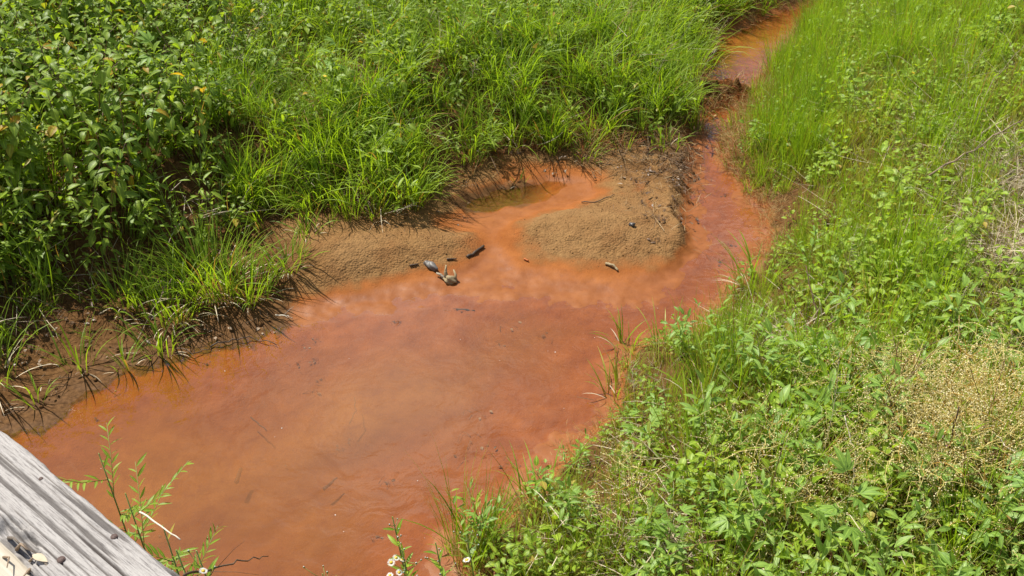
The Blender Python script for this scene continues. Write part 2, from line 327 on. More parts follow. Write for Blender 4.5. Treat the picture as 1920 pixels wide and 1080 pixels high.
# ------------------------------------------------------------------ object helpers
def tag(o, label=None, cat=None, group=None, kind=None):
    for k, v in (('label', label), ('category', cat), ('group', group), ('kind', kind)):
        if v: o[k] = v
    return o
def link(name, mesh, parent=None, col=COL):
    o = bpy.data.objects.new(name, mesh); col.objects.link(o)
    if parent is not None: o.parent = parent
    return o
def empty(name, loc, label, cat, group=None, rz=0.0, s=1.0, kind=None):
    o = bpy.data.objects.new(name, None); COL.objects.link(o); o.empty_display_size = .1
    o.location = loc; o.rotation_euler = (0, 0, rz); o.scale = (s, s, s); return tag(o, label, cat, group, kind)
def grid_mesh(name, X, Y, Z, keep=None, attrs=None, mat=None):
    ny, nx = X.shape; idx = np.arange(nx * ny).reshape(ny, nx)
    q = np.stack([idx[:-1, :-1], idx[:-1, 1:], idx[1:, 1:], idx[1:, :-1]], -1).reshape(-1, 4)
    if keep is not None:
        q = q[keep[:-1, :-1].ravel() | keep[1:, 1:].ravel() | keep[:-1, 1:].ravel() | keep[1:, :-1].ravel()]
    used = np.unique(q); remap = np.full(nx * ny, -1); remap[used] = np.arange(len(used)); q = remap[q]
    V = np.stack([X.ravel(), Y.ravel(), Z.ravel()], -1)[used]
    me = bpy.data.meshes.new(name); me.vertices.add(len(V)); me.vertices.foreach_set('co', V.ravel().astype(np.float32))
    me.loops.add(q.size); me.loops.foreach_set('vertex_index', q.ravel().astype(np.int32))
    me.polygons.add(len(q)); me.polygons.foreach_set('loop_start', np.arange(0, q.size, 4, dtype=np.int32))
    me.polygons.foreach_set('use_smooth', np.ones(len(q), bool))
    me.update(calc_edges=True)
    for k, v in (attrs or {}).items():
        a = me.attributes.new(k, 'FLOAT', 'POINT'); a.data.foreach_set('value', v.ravel()[used].astype(np.float32))
    if mat: me.materials.append(mat)
    return me

class MB:
    """collects strips, leaves and tubes into one mesh with tint / along / rib attributes"""
    def __init__(s): s.v, s.f, s.m, s.t, s.a, s.r, s.mats = [], [], [], [], [], [], []
    def mi(s, m):
        if m not in s.mats: s.mats.append(m)
        return s.mats.index(m)
    def add(s, vs, fs, mat, tint, al, rib=None):
        b = len(s.v); s.v += [tuple(v) for v in vs]; s.t += [tint] * len(vs); s.a += al; s.r += (rib or [1.0] * len(vs))
        k = s.mi(mat)
        for f in fs: s.f.append(tuple(b + i for i in f)); s.m.append(k)
    def blade(s, p, az, length, width, lean, curve, mat, seg=5, tint=None, twist=0.0, kink=0.0):
        tint = random.random() if tint is None else tint
        d = Vector((math.cos(az), math.sin(az), 0)); side = Vector((-d.y, d.x, 0)); q = Vector(p); ang = lean; vs, al = [], []
        for i in range(seg + 1):
            t = i / seg; w = width * (0.55 + 1.3 * t - 1.85 * t * t) if t > .2 else width * (0.6 + t)
            w = max(w, 0) * .5
            sd = (side * math.cos(twist * t) + Vector((0, 0, 1)) * math.sin(twist * t))
            if i == seg: vs.append(q.copy()); al.append(1.0)
            else: vs += [q - sd * w, q + sd * w]; al += [t, t]
            q = q + (d * math.sin(ang) + Vector((0, 0, 1)) * math.cos(ang)) * (length / seg)
            ang += curve / seg * (0.5 + t) + (kink if abs(t - .6) < .11 else 0)
        fs = [(2 * i, 2 * i + 1, 2 * i + 3, 2 * i + 2) for i in range(seg - 1)] + [(2 * seg - 2, 2 * seg - 1, 2 * seg)]
        s.add(vs, fs, mat, tint, al)
    def leaf(s, p, az, pitch, L, W, mat, droop=0.6, fold=0.25, tint=None, shape='ovate', seg=5, roll=0.0):
        tint = random.random() if tint is None else tint
        prof = {'ovate': (0.0, .78, 1.0, .82, .45, 0.0), 'lance': (0.0, .7, 1.0, .85, .5, 0.0), 'heart': (.35, 1.0, .95, .68, .34, 0.0),
                'spoon': (.12, .3, .62, 1.0, .85, 0.0)}[shape]
        d = Vector((math.cos(az), math.sin(az), 0)); side = Vector((-d.y, d.x, 0)); up = Vector((0, 0, 1)); q = Vector(p); a = pitch
        vs, al, rb = [], [], []
        for i in range(seg + 1):
            t = i / seg; w = np.interp(t, np.linspace(0, 1, 6), prof) * W * .5
            nrm = up * math.cos(a) - d * math.sin(a)
            s2 = side * math.cos(roll) + nrm * math.sin(roll)
            e = nrm * (fold * w)
            vs += [q - s2 * w + e, q, q + s2 * w + e]; al += [t * .85] * 3; rb += [1.0, 0.0, 1.0]
            q = q + (d * math.cos(a) + up * math.sin(a)) * (L / seg); a -= droop / seg
        fs = []
        for i in range(seg):
            b = 3 * i; fs += [(b, b + 1, b + 4, b + 3), (b + 1, b + 2, b + 5, b + 4)]
        s.add(vs, fs, mat, tint, al, rb)
    def tube(s, pts, r0, r1, mat, n=4, tint=None, cap=True):
        tint = random.random() if tint is None else tint
        vs, al, fs = [], [], []; k = len(pts); pts = [Vector(p) for p in pts]
        for i, p in enumerate(pts):
            t = (pts[min(i + 1, k - 1)] - pts[max(i - 1, 0)]).normalized()
            u = t.cross(Vector((0.3, 0.1, 1)) if abs(t.z) < .9 else Vector((1, 0, 0))).normalized(); w = t.cross(u)
            r = r0 + (r1 - r0) * i / (k - 1)
            for j in range(n):
                th = 2 * math.pi * j / n; vs.append(p + (u * math.cos(th) + w * math.sin(th)) * r); al.append(.5)
        for i in range(k - 1):
            for j in range(n): fs.append((i * n + j, i * n + (j + 1) % n, (i + 1) * n + (j + 1) % n, (i + 1) * n + j))
        if cap: fs += [tuple(range(n))[::-1], tuple((k - 1) * n + j for j in range(n))]
        s.add(vs, fs, mat, tint, al)
    def bead(s, p, r, mat, tint=None):
        p = Vector(p); D = [Vector(q) for q in ((1, 0, 0), (-1, 0, 0), (0, 1, 0), (0, -1, 0), (0, 0, 1), (0, 0, -1))]
        s.add([p + q * r for q in D], [(0, 2, 4), (2, 1, 4), (1, 3, 4), (3, 0, 4), (2, 0, 5), (1, 2, 5), (3, 1, 5), (0, 3, 5)], mat, random.random() if tint is None else tint, [.5] * 6)
    def mesh(s, name, smooth=True):
        me = bpy.data.meshes.new(name); me.from_pydata(s.v, [], s.f)
        for m in s.mats: me.materials.append(m)
        me.polygons.foreach_set('material_index', s.m); me.polygons.foreach_set('use_smooth', [smooth] * len(s.f))
        for k, v in (('tint', s.t), ('along', s.a), ('rib', s.r)):
            me.attributes.new(k, 'FLOAT', 'POINT').data.foreach_set('value', v)
        me.update(); return me

def axis(lo, hi, step, out_lo, out_hi, g=1.16):
    a = list(np.arange(lo, hi, step)); s = step; v = a[-1]
    while v < out_hi: s *= g; v += s; a.append(v)
    s = step; v = a[0]; left = []
    while v > out_lo: s *= g; v -= s; left.append(v)
    return np.array(left[::-1] + a)

# ------------------------------------------------------------------ ground and water
xs = axis(-3.1, 2.5, 0.0125, -150, 150); ys = axis(2.5, 8.2, 0.0135, -60, 200)
X, Y = np.meshgrid(xs, ys)
Z, DW, DL, DR, DP = height(X, Y)
n_a = fbm(X * 4, Y * 4, 4, 90); n_b = fbm(X * 16, Y * 16, 3, 91)
above = np.maximum(DW, 0)
st = 1 - sm(0.008, 0.075, Z + 0.008 * n_a + 0.004 * n_b)
st = np.maximum(st * (DL < -0.02), sm(0.0, -0.06, DW))
st = np.maximum(st, sm(0.12, 0.0, DR) * (DR > 0) * sm(0.5, -0.3, n_b) * 1.0)
st = np.maximum(st, .8 * sm(0.30, 0.05, DP + .1 * n_a) * (DL < 0) * sm(850, 1000, project(X, Y, Z)[0]))
st = np.maximum(st, gauss(X, Y, 930, 470, .2, .5, -.1) + gauss(X, Y, 1080, 535, .7, .16, 0) + gauss(X, Y, 780, 556, .8, .08, .1))
so = np.maximum(sm(-0.12, 0.12, DL + 0.06 * n_a), sm(0.03, 0.14, DR + 0.04 * n_b))
so = np.maximum(so, 0.75 * gauss(X, Y, 1240, 320, .35, .5, 0) * (n_b > -0.1)) 
PXg, PYg = project(X, Y, Z)
so = np.maximum(so, 0.8 * sm(600, 430, PXg + 60 * n_a) * sm(-0.02, 0.02, DW + .03 * n_b))
so = np.maximum(so, 0.95 * sm(640, 480, PXg + 60 * n_a) * sm(-0.010, 0.0, Z + .003 * n_b))
so = np.maximum(so, 0.42 * sm(-0.5, 0.0, DL + .1 * n_a)) * ((DW > -0.02) | (Z > -0.012))
so = np.maximum(so, gauss(X, Y, 1350, 190, 0.3, 0.06, 0.1) * 0.8)
so = np.maximum(so, .75 * sm(0.10, -0.04, DP + .05 * n_b) * sm(1120, 950, PXg))
we = np.clip(1 - sm(0.004, 0.045, Z), 0, 1) * sm(-0.004, 0.0, Z) + .3 * sm(0.0, -0.004, Z)   # under water the bed has no gloss of its own
gr = sm(0.03, 0.06, Z) * (DL < 0) * (DR < 0)
ground = link('ground', grid_mesh('ground', X, Y, Z, None, dict(stain=st, soil=so, wet=we, gravel=gr), M['ground'])); ground['kind'] = 'structure'

wx_ = np.arange(-9, 7.5, 0.025); wy_ = np.arange(-2.5, 16, 0.025); WX, WY = np.meshgrid(wx_, wy_)
WZ, wdw, wdl, wdr, wdp = height(WX, WY, False)
keepw = WZ < 0.012
lev = np.zeros_like(WX)
pud = (wdp < 0.15) & (wdw > 0.05)
main_w = grid_mesh('water', WX, WY, lev, keepw & ~pud, dict(depth=np.maximum(0, -WZ)), M['water'])
w1 = link('stream_water', main_w); w1['kind'] = 'structure'
w2 = link('puddle_water', grid_mesh('puddle', WX, WY, lev + 0.001, keepw & pud, dict(depth=np.maximum(0, -WZ) * .25), M['water'])); w2['kind'] = 'structure'

def hz(x, y): return float(height(np.array([x]), np.array([y]))[0][0])
def on(px, py):
    """point of the terrain seen at a pixel"""
    d = ray(px, py); ts = np.linspace(1.5, 25, 1400)
    z = height(d.x * ts, d.y * ts, False)[0]; c = CAMZ + d.z * ts
    k = int(np.argmax(c <= z)); t = ts[k]
    return Vector((d.x * t, d.y * t, hz(d.x * t, d.y * t)))

# ------------------------------------------------------------------ scattering
def geo_scatter(name, pts, rots, scls, idx, meshes, label, cat):
    src = bpy.data.collections.new(name + '_source')
    for i, me in enumerate(meshes): src.objects.link(bpy.data.objects.new('%s_kind_%02d' % (name, i), me))
    me = bpy.data.meshes.new(name); me.vertices.add(len(pts)); me.vertices.foreach_set('co', np.asarray(pts, np.float32).ravel())
    a = me.attributes.new('rot', 'FLOAT_VECTOR', 'POINT'); a.data.foreach_set('vector', np.asarray(rots, np.float32).ravel())
    a = me.attributes.new('scl', 'FLOAT', 'POINT'); a.data.foreach_set('value', np.asarray(scls, np.float32))
    a = me.attributes.new('idx', 'INT', 'POINT'); a.data.foreach_set('value', np.asarray(idx, np.int32))
    o = link(name, me); tag(o, label, cat, None, 'stuff')
    g = bpy.data.node_groups.new(name + '_scatter', 'GeometryNodeTree')
    g.interface.new_socket('Geometry', in_out='INPUT', socket_type='NodeSocketGeometry')
    g.interface.new_socket('Geometry', in_out='OUTPUT', socket_type='NodeSocketGeometry')
    n = g.nodes; gi, go = n.new('NodeGroupInput'), n.new('NodeGroupOutput')
    iop = n.new('GeometryNodeInstanceOnPoints'); ci = n.new('GeometryNodeCollectionInfo')
    ci.inputs['Collection'].default_value = src; ci.inputs['Separate Children'].default_value = True; ci.inputs['Reset Children'].default_value = True
    def at(nm, ty):
        q = n.new('GeometryNodeInputNamedAttribute'); q.data_type = ty; q.inputs['Name'].default_value = nm; return q.outputs['Attribute']
    e = n.new('FunctionNodeEulerToRotation')
    L = g.links.new
    L(at('rot', 'FLOAT_VECTOR'), e.inputs[0]); L(gi.outputs[0], iop.inputs['Points']); L(ci.outputs[0], iop.inputs['Instance'])
    iop.inputs['Pick Instance'].default_value = True
    L(at('idx', 'INT'), iop.inputs['Instance Index']); L(e.outputs[0], iop.inputs['Rotation']); L(at('scl', 'FLOAT'), iop.inputs['Scale'])
    L(iop.outputs[0], go.inputs[0])
    md = o.modifiers.new('scatter', 'NODES'); md.node_group = g
    return o

def tuft(mat, n, rad, l0, l1, w, lean, curve, seg=5, bias=None, stem=None):
    b = MB()
    for i in range(n):
        a = random.uniform(0, 2 * math.pi); r = rad * math.sqrt(random.random())
        az = a + random.gauss(0, .7) if bias is None else bias + random.gauss(0, 1.1)
        b.blade((r * math.cos(a), r * math.sin(a), -0.01), az, random.uniform(l0, l1), w * random.uniform(.7, 1.3),
                abs(random.gauss(lean, .18)), random.uniform(.4, 1.5) * curve, mat, seg, twist=random.uniform(-1.2, 1.2))
    return b.mesh('tuft')
def leafy(mat, smat, h, n, L, W, shape='ovate', lean=.15, branch=0, pitch0=.1, droop=.7, sw=.0022, petiole=.02, grow=0.5, whorl=False):
    b = MB(); az0 = random.uniform(0, 6.28); bend = random.uniform(0, lean)
    def stem(base, hh, az, bd, cnt, sc):
        pts = []
        for i in range(6):
            t = i / 5; pts.append(base + Vector((math.cos(az) * hh * bd * t * t, math.sin(az) * hh * bd * t * t, hh * t * (1 - .3 * bd * t))))
        b.tube(pts, sw * sc, sw * .5 * sc, smat, 3, cap=False)
        for i in range(cnt):
            t = 0.12 + 0.88 * (i + .5) / cnt; k = min(4, int(t * 5)); p = pts[k].lerp(pts[k + 1], t * 5 - k)
            a = (i * 2.4 if not whorl else (i % 2) * 1.57 + (i // 2) * math.pi) + az0 + random.gauss(0, .3)
            s = (1 - abs(t - grow) * .8) * random.uniform(.7, 1.15) * sc
            pt = petiole * random.uniform(.6, 1.3); q = p + Vector((math.cos(a) * pt, math.sin(a) * pt, pt * .5))
            b.leaf(q, a, pitch0 + random.gauss(0, .3) + (t > .9) * .6, L * s, W * s, mat, droop * random.uniform(.4, 1.4), random.uniform(.1, .45), shape=shape, roll=random.gauss(0, .3), seg=4)
    stem(Vector((0, 0, -.01)), h, az0, bend, n, 1.0)
    for k in range(branch):
        a = az0 + k * 2.2 + random.random(); z = h * random.uniform(.2, .6)
        stem(Vector((0, 0, z)), h * random.uniform(.4, .6), a, random.uniform(.5, .9), max(4, n // 2), .8)
    return b.mesh('leafy')
def dodder_clump():
    b = MB()
    for i in range(20):
        p = Vector((random.gauss(0, .06), random.gauss(0, .06), random.uniform(0, .12))); v = Vector((random.gauss(0, 1), random.gauss(0, 1), random.uniform(0, 1.2))).normalized()
        pts = [p.copy()]
        for k in range(6):
            v = (v + Vector((random.gauss(0, .35), random.gauss(0, .35), random.gauss(0, .3)))).normalized(); p = p + v * .028; pts.append(p.copy())
            if random.random() < .62:
                for _ in range(random.randint(1, 3)): b.bead(p + Vector((random.gauss(0, .006), random.gauss(0, .006), random.gauss(0, .006))), random.uniform(.0014, .0032), M['dodder_bud'])
        b.tube(pts, .0010, .0006, M['dodder'], 3, cap=False)
    return b.mesh('dodder')
def straw_clump(mat, n=16, L=.22, up=.25):
    b = MB()
    for i in range(n):
        a = random.uniform(0, 6.28); p = Vector((random.gauss(0, .07), random.gauss(0, .07), random.uniform(0, .04)))
        b.blade(p, a, random.uniform(.4, 1.2) * L, random.uniform(.0015, .004), math.pi / 2 - abs(random.gauss(0, up)), random.gauss(.1, .4), mat, 4, twist=random.uniform(-2, 2), kink=random.choice((0, 0, .7)))
    return b.mesh('straw')
def panicle(mat, h=.5):
    b = MB(); a0 = random.uniform(0, 6.28)
    pts = [Vector((math.cos(a0) * .12 * t * t, math.sin(a0) * .12 * t * t, h * t)) for t in np.linspace(0, 1, 6)]
    b.tube(pts, .0011, .0006, mat, 3, cap=False)
    for i in range(22):
        t = random.uniform(.6, 1); p = pts[0].lerp(pts[5], t); k = min(4, int(t * 5)); p = pts[k].lerp(pts[k + 1], t * 5 - k)
        a = random.uniform(0, 6.28); e = p + Vector((math.cos(a), math.sin(a), random.uniform(.2, 1))) * random.uniform(.02, .07) * (1.5 - t)
        b.tube([p, e], .0005, .0004, mat, 3, cap=False); b.bead(e, .0018, mat)
    for i in range(3): b.blade((0, 0, 0), random.uniform(0, 6.28), random.uniform(.15, .3), .004, .4, 1., M['grass_yellow'], 4)
    return b.mesh('panicle')

V_grass = [tuft(M['grass'], 26, .055, .22, .48, .0068, .25, 1.6, bias=random.choice((None, -.6))) for _ in range(6)]
V_gdark = [tuft(M['grass_dark'], 20, .05, .14, .34, .006, .3, 1.1) for _ in range(5)]
V_upright = [tuft(M['grass'], 24, .05, .26, .58, .0042, .14, .6) for _ in range(5)]
V_gyell = [tuft(M['grass_yellow'], 18, .05, .10, .26, .004, .3, .8) for _ in range(5)]
V_short = [tuft(M['grass'], 14, .04, .07, .18, .0045, .35, .9) for _ in range(5)]
V_weed = [leafy(M['weed'], M['stem_red'], random.uniform(.5, .75), 20, .085, .042, 'ovate', .3, 2, -.25, .8, grow=.6) for _ in range(6)]
V_weedlow = [leafy(M['weed'], M['stem'], random.uniform(.22, .36), 12, .062, .034, 'ovate', .4, 1, 0, .8) for _ in range(5)]
V_cover = [leafy(M['cover'], M['stem'], random.uniform(.14, .26), 11, .052, .032, 'ovate', .4, 1, .15, .7) for _ in range(6)]
V_cover2 = [leafy(M['cover'], M['stem'], random.uniform(.2, .34), 16, .060, .016, 'lance', .3, 1, .35, .6) for _ in range(5)]
V_round = [leafy(M['cover'], M['stem'], random.uniform(.12, .22), 10, .042, .036, 'heart', .5, 1, .2, .5, petiole=.035) for _ in range(5)]
V_rag = [leafy(M['rag'], M['stem'], random.uniform(.25, .4), 14, .085, .03, 'lance', .2, 2, .35, .7, whorl=True) for _ in range(4)]
V_dodder = [dodder_clump() for _ in range(6)]
V_straw = [straw_clump(M['straw']) for _ in range(5)]
V_rust = [tuft(M['rust_grass'], 16, .04, .08, .22, .0035, .7, 1.8) for _ in range(4)] + [straw_clump(M['rust_grass'], 12, .16, .5) for _ in range(2)]
V_redstem = [leafy(M['grass_yellow'], M['stem_red'], random.uniform(.3, .5), 12, .05, .008, 'lance', .4, 3, .5, .3, sw=.0018) for _ in range(4)]
V_pan = [panicle(M['straw'], random.uniform(.35, .6)) for _ in range(4)]

# candidate spots with everything known about them
def candidates(n, x0, x1, y0, y1):
    x = rng.uniform(x0, x1, n); y = rng.uniform(y0, y1, n)
    z, dw, dl, dr, dp = height(x, y, False); z = height(x, y, True)[0]
    px, py = project(x, y, z)
    # only what a camera near this one could see, plus a margin
    k = (y > 0.4) & (px > -420) & (px < 2340) & (py > -160) & (py < 1500) & ((dl > -.1) | (dr > 0))
    c = dict(x=x, y=y, z=z, dw=dw, dl=dl, dr=dr, px=px, py=py)
    c = {q: v[k] for q, v in c.items()}
    c['u'] = rng.random(len(c['x'])); c['n'] = fbm(c['x'] * 1.6, c['y'] * 1.6, 3, 200); c['n2'] = fbm(c['x'] * 3.1, c['y'] * 3.1, 3, 210)
    c['dist'] = np.sqrt(c['x'] ** 2 + c['y'] ** 2 + (CAMZ - c['z']) ** 2)
    return c
def place(name, c, dens, variants, label, cat, smin=.75, smax=1.3, tilt=.15, lean=None, sc=None):
    k = c['u'] < dens; n = int(k.sum())
    if n == 0: return
    x, y, z = c['x'][k], c['y'][k], c['z'][k]
    rot = np.stack([rng.normal(0, tilt, n), rng.normal(0, tilt, n), rng.uniform(0, 6.283, n)], -1)
    if lean is not None: rot[:, 0] += lean[1]; rot[:, 1] += lean[0]
    s = rng.uniform(smin, smax, n)
    s = s * np.where(c['dr'][k] > 0, .5 + .5 * np.maximum(sm(0.0, .7, c['dr'][k]), np.maximum(.7 * sm(900, 1010, c['py'][k]), .6 * sm(420, 280, c['py'][k]))), 1.0)
    if sc is not None: s = s * sc[k]
    o = geo_scatter(name, np.stack([x, y, z], -1), rot, s, rng.integers(0, len(variants), n), variants, label, cat)
    print(name, n)
def G(c, px, py, rx, ry): return np.exp(-((c['px'] - px) / rx) ** 2 - ((c['py'] - py) / ry) ** 2)

# zones of the left bank (weights by where they stand on the bank)
def zones_left(c):
    L = sm(-0.10, 0.10, c['dl'] + .12 * c['n2'])
    thick = np.clip(sm(520, 330, c['px'] + 60 * c['n']) * sm(590, 500, c['py'] + 30 * c['n2']), 0, 1)
    mid = G(c, 620, 90, 190, 130) + .9 * G(c, 760, 20, 260, 60) + .5 * G(c, 1000, 0, 200, 60)
    bare = .8 * G(c, 590, 425, 110, 35) + .82 * sm(420, 250, c['px']) * sm(540, 620, c['py'])
    return L, np.clip(thick, 0, 1), np.clip(mid + .3 * c['n2'] * mid, 0, 1), np.clip(bare, 0, 1)
c = candidates(60000, -9, 6.5, 3.2, 15); L, T, Mi, B = zones_left(c)
fade = np.clip(1.15 - c['dist'] / 40, .4, 1)
place('grass', c, L * (1 - .93 * T) * (1 - .55 * Mi) * (1 - B) * .40 * np.clip(.75 + 1.4 * c['n2'], .12, 1), V_grass, 'long bright green grass arching over the left bank of the stream', 'grass', .7, 1.25, .18, lean=(.12, .10))
c = candidates(50000, -9, 6.5, 3.2, 15); L, T, Mi, B = zones_left(c)
place('grass', c, L * (1 - .6 * T) * (1 - .55 * B) * .18, V_gdark, 'short dark green undergrowth grass at the foot of the left bank', 'grass', .6, 1.2, .2)
c = candidates(30000, -9, 6.5, 3.2, 15); L, T, Mi, B = zones_left(c)
place('weed_thicket', c, L * np.clip(T * .42 * np.clip(.65 + 1.5 * c['n2'], .1, 1) + Mi * .05, 0, 1) * (1 - .85 * B), V_weed, 'dense dark leafy weeds crowding the upper left bank', 'weeds', .6, 1.35, .16, sc=1 - .45 * sm(180, 430, c['px']))
c = candidates(30000, -9, 6.5, 3.2, 15); L, T, Mi, B = zones_left(c)
place('low_weeds', c, L * np.clip(T * .30 + Mi * .4 + .03 + .1 * (c['n'] > .25), 0, 1) * (1 - .75 * B), V_weedlow, 'low broad leaved weeds mixed through the left bank grass', 'weeds', .7, 1.3, .2)

c['u'] = rng.random(len(c['x']))
place('dry_straw', c, L * (.05 + .12 * (c['n'] > .25)), V_straw, 'dead brown thatch caught in the left bank grass', 'straw', .8, 1.5, .5)
c['u'] = rng.random(len(c['x']))
place('seed_grass', c, L * (1 - T) * .02, V_pan, 'dry seed heads rising out of the left bank grass', 'grass', .9, 1.4, .2)
c['u'] = rng.random(len(c['x']))
place('narrow_leaf_weeds', c, L * (.05 + .2 * T * (c['n'] > 0)), V_cover2, 'light green narrow leaved shoots among the left bank weeds', 'weeds', .9, 1.9, .2)
# right bank
def edge_r(c):
    q = .12 * sm(600, 470, c['py']) * sm(60, 200, c['py']); return sm(0.0 + q * .5, 0.14 + q, c['dr'] + .1 * c['n2'])
c = candidates(70000, -3.5, 9.5, .4, 15); E = edge_r(c)
strawz = np.clip(1.2 * np.clip(.7 + 1.5 * c['n2'], .1, 1) * G(c, 1880, 430, 95, 140) + .3 * G(c, 1880, 600, 60, 130) + .8 * G(c, 1260, 1030, 110, 60) + .5 * G(c, 1450, 640, 80, 40), 0, 1)
dodz = np.clip(G(c, 1740, 800, 190, 110) + .5 * G(c, 1400, 930, 260, 120) + .35 * G(c, 1850, 700, 100, 100), 0, 1)
up = np.clip(G(c, 1480, 130, 65, 240) + G(c, 1430, 310, 50, 150) + .25 * G(c, 1700, 60, 200, 90), 0, 1)
place('grass', c, E * np.clip(.8 * up + .04 + .4 * (c['n2'] > .33), 0, 1) * (1 - strawz) * .6, V_upright, 'fine upright grass along the right side of the channel', 'grass', .7, 1.2, .12)
c = candidates(90000, -3.5, 9.5, .4, 15); E = edge_r(c)
strawz = np.clip(1.2 * np.clip(.7 + 1.5 * c['n2'], .1, 1) * G(c, 1880, 430, 95, 140) + .3 * G(c, 1880, 600, 60, 130) + .8 * G(c, 1260, 1030, 110, 60) + .5 * G(c, 1450, 640, 80, 40), 0, 1)
dodz = np.clip(G(c, 1740, 800, 190, 110) + .3 * G(c, 1400, 930, 260, 120), 0, 1)
place('leafy_ground_cover', c, E * (1 - .95 * strawz) * (1 - .7 * dodz) * .17 * np.clip(.6 + 2.2 * c['n'], .03, 1), V_cover, 'bright green small leaved ground cover over the right bank', 'ground cover', .55, 1.6, .2)
c['u'] = rng.random(len(c['x']))
place('round_leaf_cover', c, E * (1 - .7 * strawz) * (1 - .5 * dodz) * .13 * np.clip(.5 - 2.2 * c['n'], .03, 1), V_round, 'rounded light green leaves carpeting parts of the right bank', 'ground cover', .7, 1.35, .2)
c['u'] = rng.random(len(c['x']))
place('narrow_leaf_weeds', c, E * (1 - .9 * strawz) * .09 * np.clip(.6 + 2 * c['n2'], .05, 1), V_cover2, 'narrow leaved green weeds scattered over the right bank', 'weeds', .7, 1.3, .2)
c['u'] = rng.random(len(c['x']))
place('lobed_weeds', c, E * (1 - .9 * strawz) * sm(500, 800, c['py']) * .05, V_rag, 'taller green weeds with paired leaves on the near right bank', 'weeds', .6, 1.2, .2)
c['u'] = rng.random(len(c['x']))
place('grass', c, E * (1 - .5 * strawz) * (.30 + .25 * (np.abs(c['n']) < .1)), V_gyell, 'thin yellowish grass growing between the right bank leaves', 'grass', .7, 1.4, .25)
c['u'] = rng.random(len(c['x']))
place('grass', c, sm(-.02, 0.03, c['dr']) * (.13 + .25 * sm(.35, .05, c['dr'])) * np.clip(.7 + 1.5 * c['n2'], .1, 1), V_short, 'short fresh green grass between the right bank leaves', 'grass', .8, 1.8, .2)
c['u'] = rng.random(len(c['x']))
c['z'] = c['z'] + strawz * rng.uniform(0, .08, len(c['z']))
place('dry_straw', c, np.clip(strawz * .9 + .035, 0, 1) * E, V_straw, 'bleached dead straw lying on the right bank', 'straw', .8, 1.7, .3)
c = candidates(70000, -3.5, 9.5, .4, 12)
dodz = np.clip(1.5 * G(c, 1770, 890, 155, 95) * np.clip(.6 + 1.5 * c['n2'], .15, 1) + .14 * G(c, 1450, 960, 240, 100) * (c['n2'] > 0), 0, 1)
dd = edge_r(c) * dodz * .95
k = c['u'] < dd; c['z'] = c['z'] + rng.uniform(.04, .22, len(c['z'])) 
place('dodder', c, dd, V_dodder, 'tangled yellow dodder threads draped over the near right bank', 'dodder', .7, 1.3, .6)
c = candidates(40000, -3.5, 9.5, .4, 12)
place('red_stem_weeds', c, edge_r(c) * np.clip(.55 * G(c, 1840, 1010, 150, 110), 0, 1), V_redstem, 'wiry red stemmed weeds in the near right corner', 'weeds', .7, 1.3, .2)
place('seed_grass', c, edge_r(c) * .012, V_pan, 'wispy dry seed heads standing above the right bank', 'grass', .7, 1.2, .2)
# water margin: rust-stained dead grass hanging at the right edge, sparse on the left
c = candidates(120000, -3, 5, 2.1, 12)
rim = (c['dr'] > -.01) * sm(.14 + .10 * sm(560, 420, c['py']), .02, c['dr'])
place('rust_stained_grass', c, rim * (.35 + .6 * sm(560, 420, c['py'])), V_rust, 'dead grass stained by rusty water along the right water edge', 'grass', .6, 1.2, .4)
rim2 = ((c['dl'] > -.08) & (c['dl'] < .14)) * sm(800, 1150, c['px'])
c['u'] = rng.random(len(c['x']))
place('rust_stained_grass', c, rim2 * .12, V_rust, 'brown dead grass at the toe of the left bank', 'grass', .6, 1.1, .4)

# ------------------------------------------------------------------ clods, litter, granules (uncountable)
def clod(mat, r, flat=.7):
    b = MB(); vs = []; fs = []
    import itertools
    nl, nm = 4, 6
    for i in range(nl + 1):
        for j in range(nm):
            th = math.pi * i / nl; ph = 2 * math.pi * j / nm; q = r * random.uniform(.7, 1.2)
            vs.append((q * math.sin(th) * math.cos(ph), q * math.sin(th) * math.sin(ph), q * math.cos(th) * flat))
    for i in range(nl):
        for j in range(nm): fs.append((i * nm + j, (i + 1) * nm + j, (i + 1) * nm + (j + 1) % nm, i * nm + (j + 1) % nm))
    b.add(vs, fs, mat, .5, [.5] * len(vs)); return b.mesh('clod')
def litter(mat):
    b = MB()
    for i in range(6):
        a = random.uniform(0, 6.28); p = Vector((random.gauss(0, .04), random.gauss(0, .04), .003)); L = random.uniform(.02, .09)
        q = p + Vector((math.cos(a) * L, math.sin(a) * L, random.uniform(0, .01)))
        b.tube([p, (p + q) / 2 + Vector((0, 0, random.uniform(0, .012))), q], random.uniform(.0008, .0022), .0006, mat, 3)
    for i in range(2): b.leaf((random.gauss(0, .04), random.gauss(0, .04), .006), random.uniform(0, 6), 0, random.uniform(.02, .04), .015, mat, .4)
    return b.mesh('litter')
V_clod = [clod(M['ground'], r) for r in (.006, .009, .013, .008, .016)]
for me in V_clod:
    for k, v in (('soil', .8), ('stain', 0.), ('wet', .2), ('gravel', 0.)):
        me.attributes.new(k, 'FLOAT', 'POINT').data.foreach_set('value', [v] * len(me.vertices))
V_gran = [clod(M['ground'], r) for r in (.003, .004, .0055, .0045)]
for me in V_gran:
    for k, v in (('soil', 0.05), ('stain', .1), ('wet', 0.), ('gravel', 1.)):
        me.attributes.new(k, 'FLOAT', 'POINT').data.foreach_set('value', [v] * len(me.vertices))
V_litter = [litter(M['litter']) for _ in range(4)] + [litter(M['twig'])]

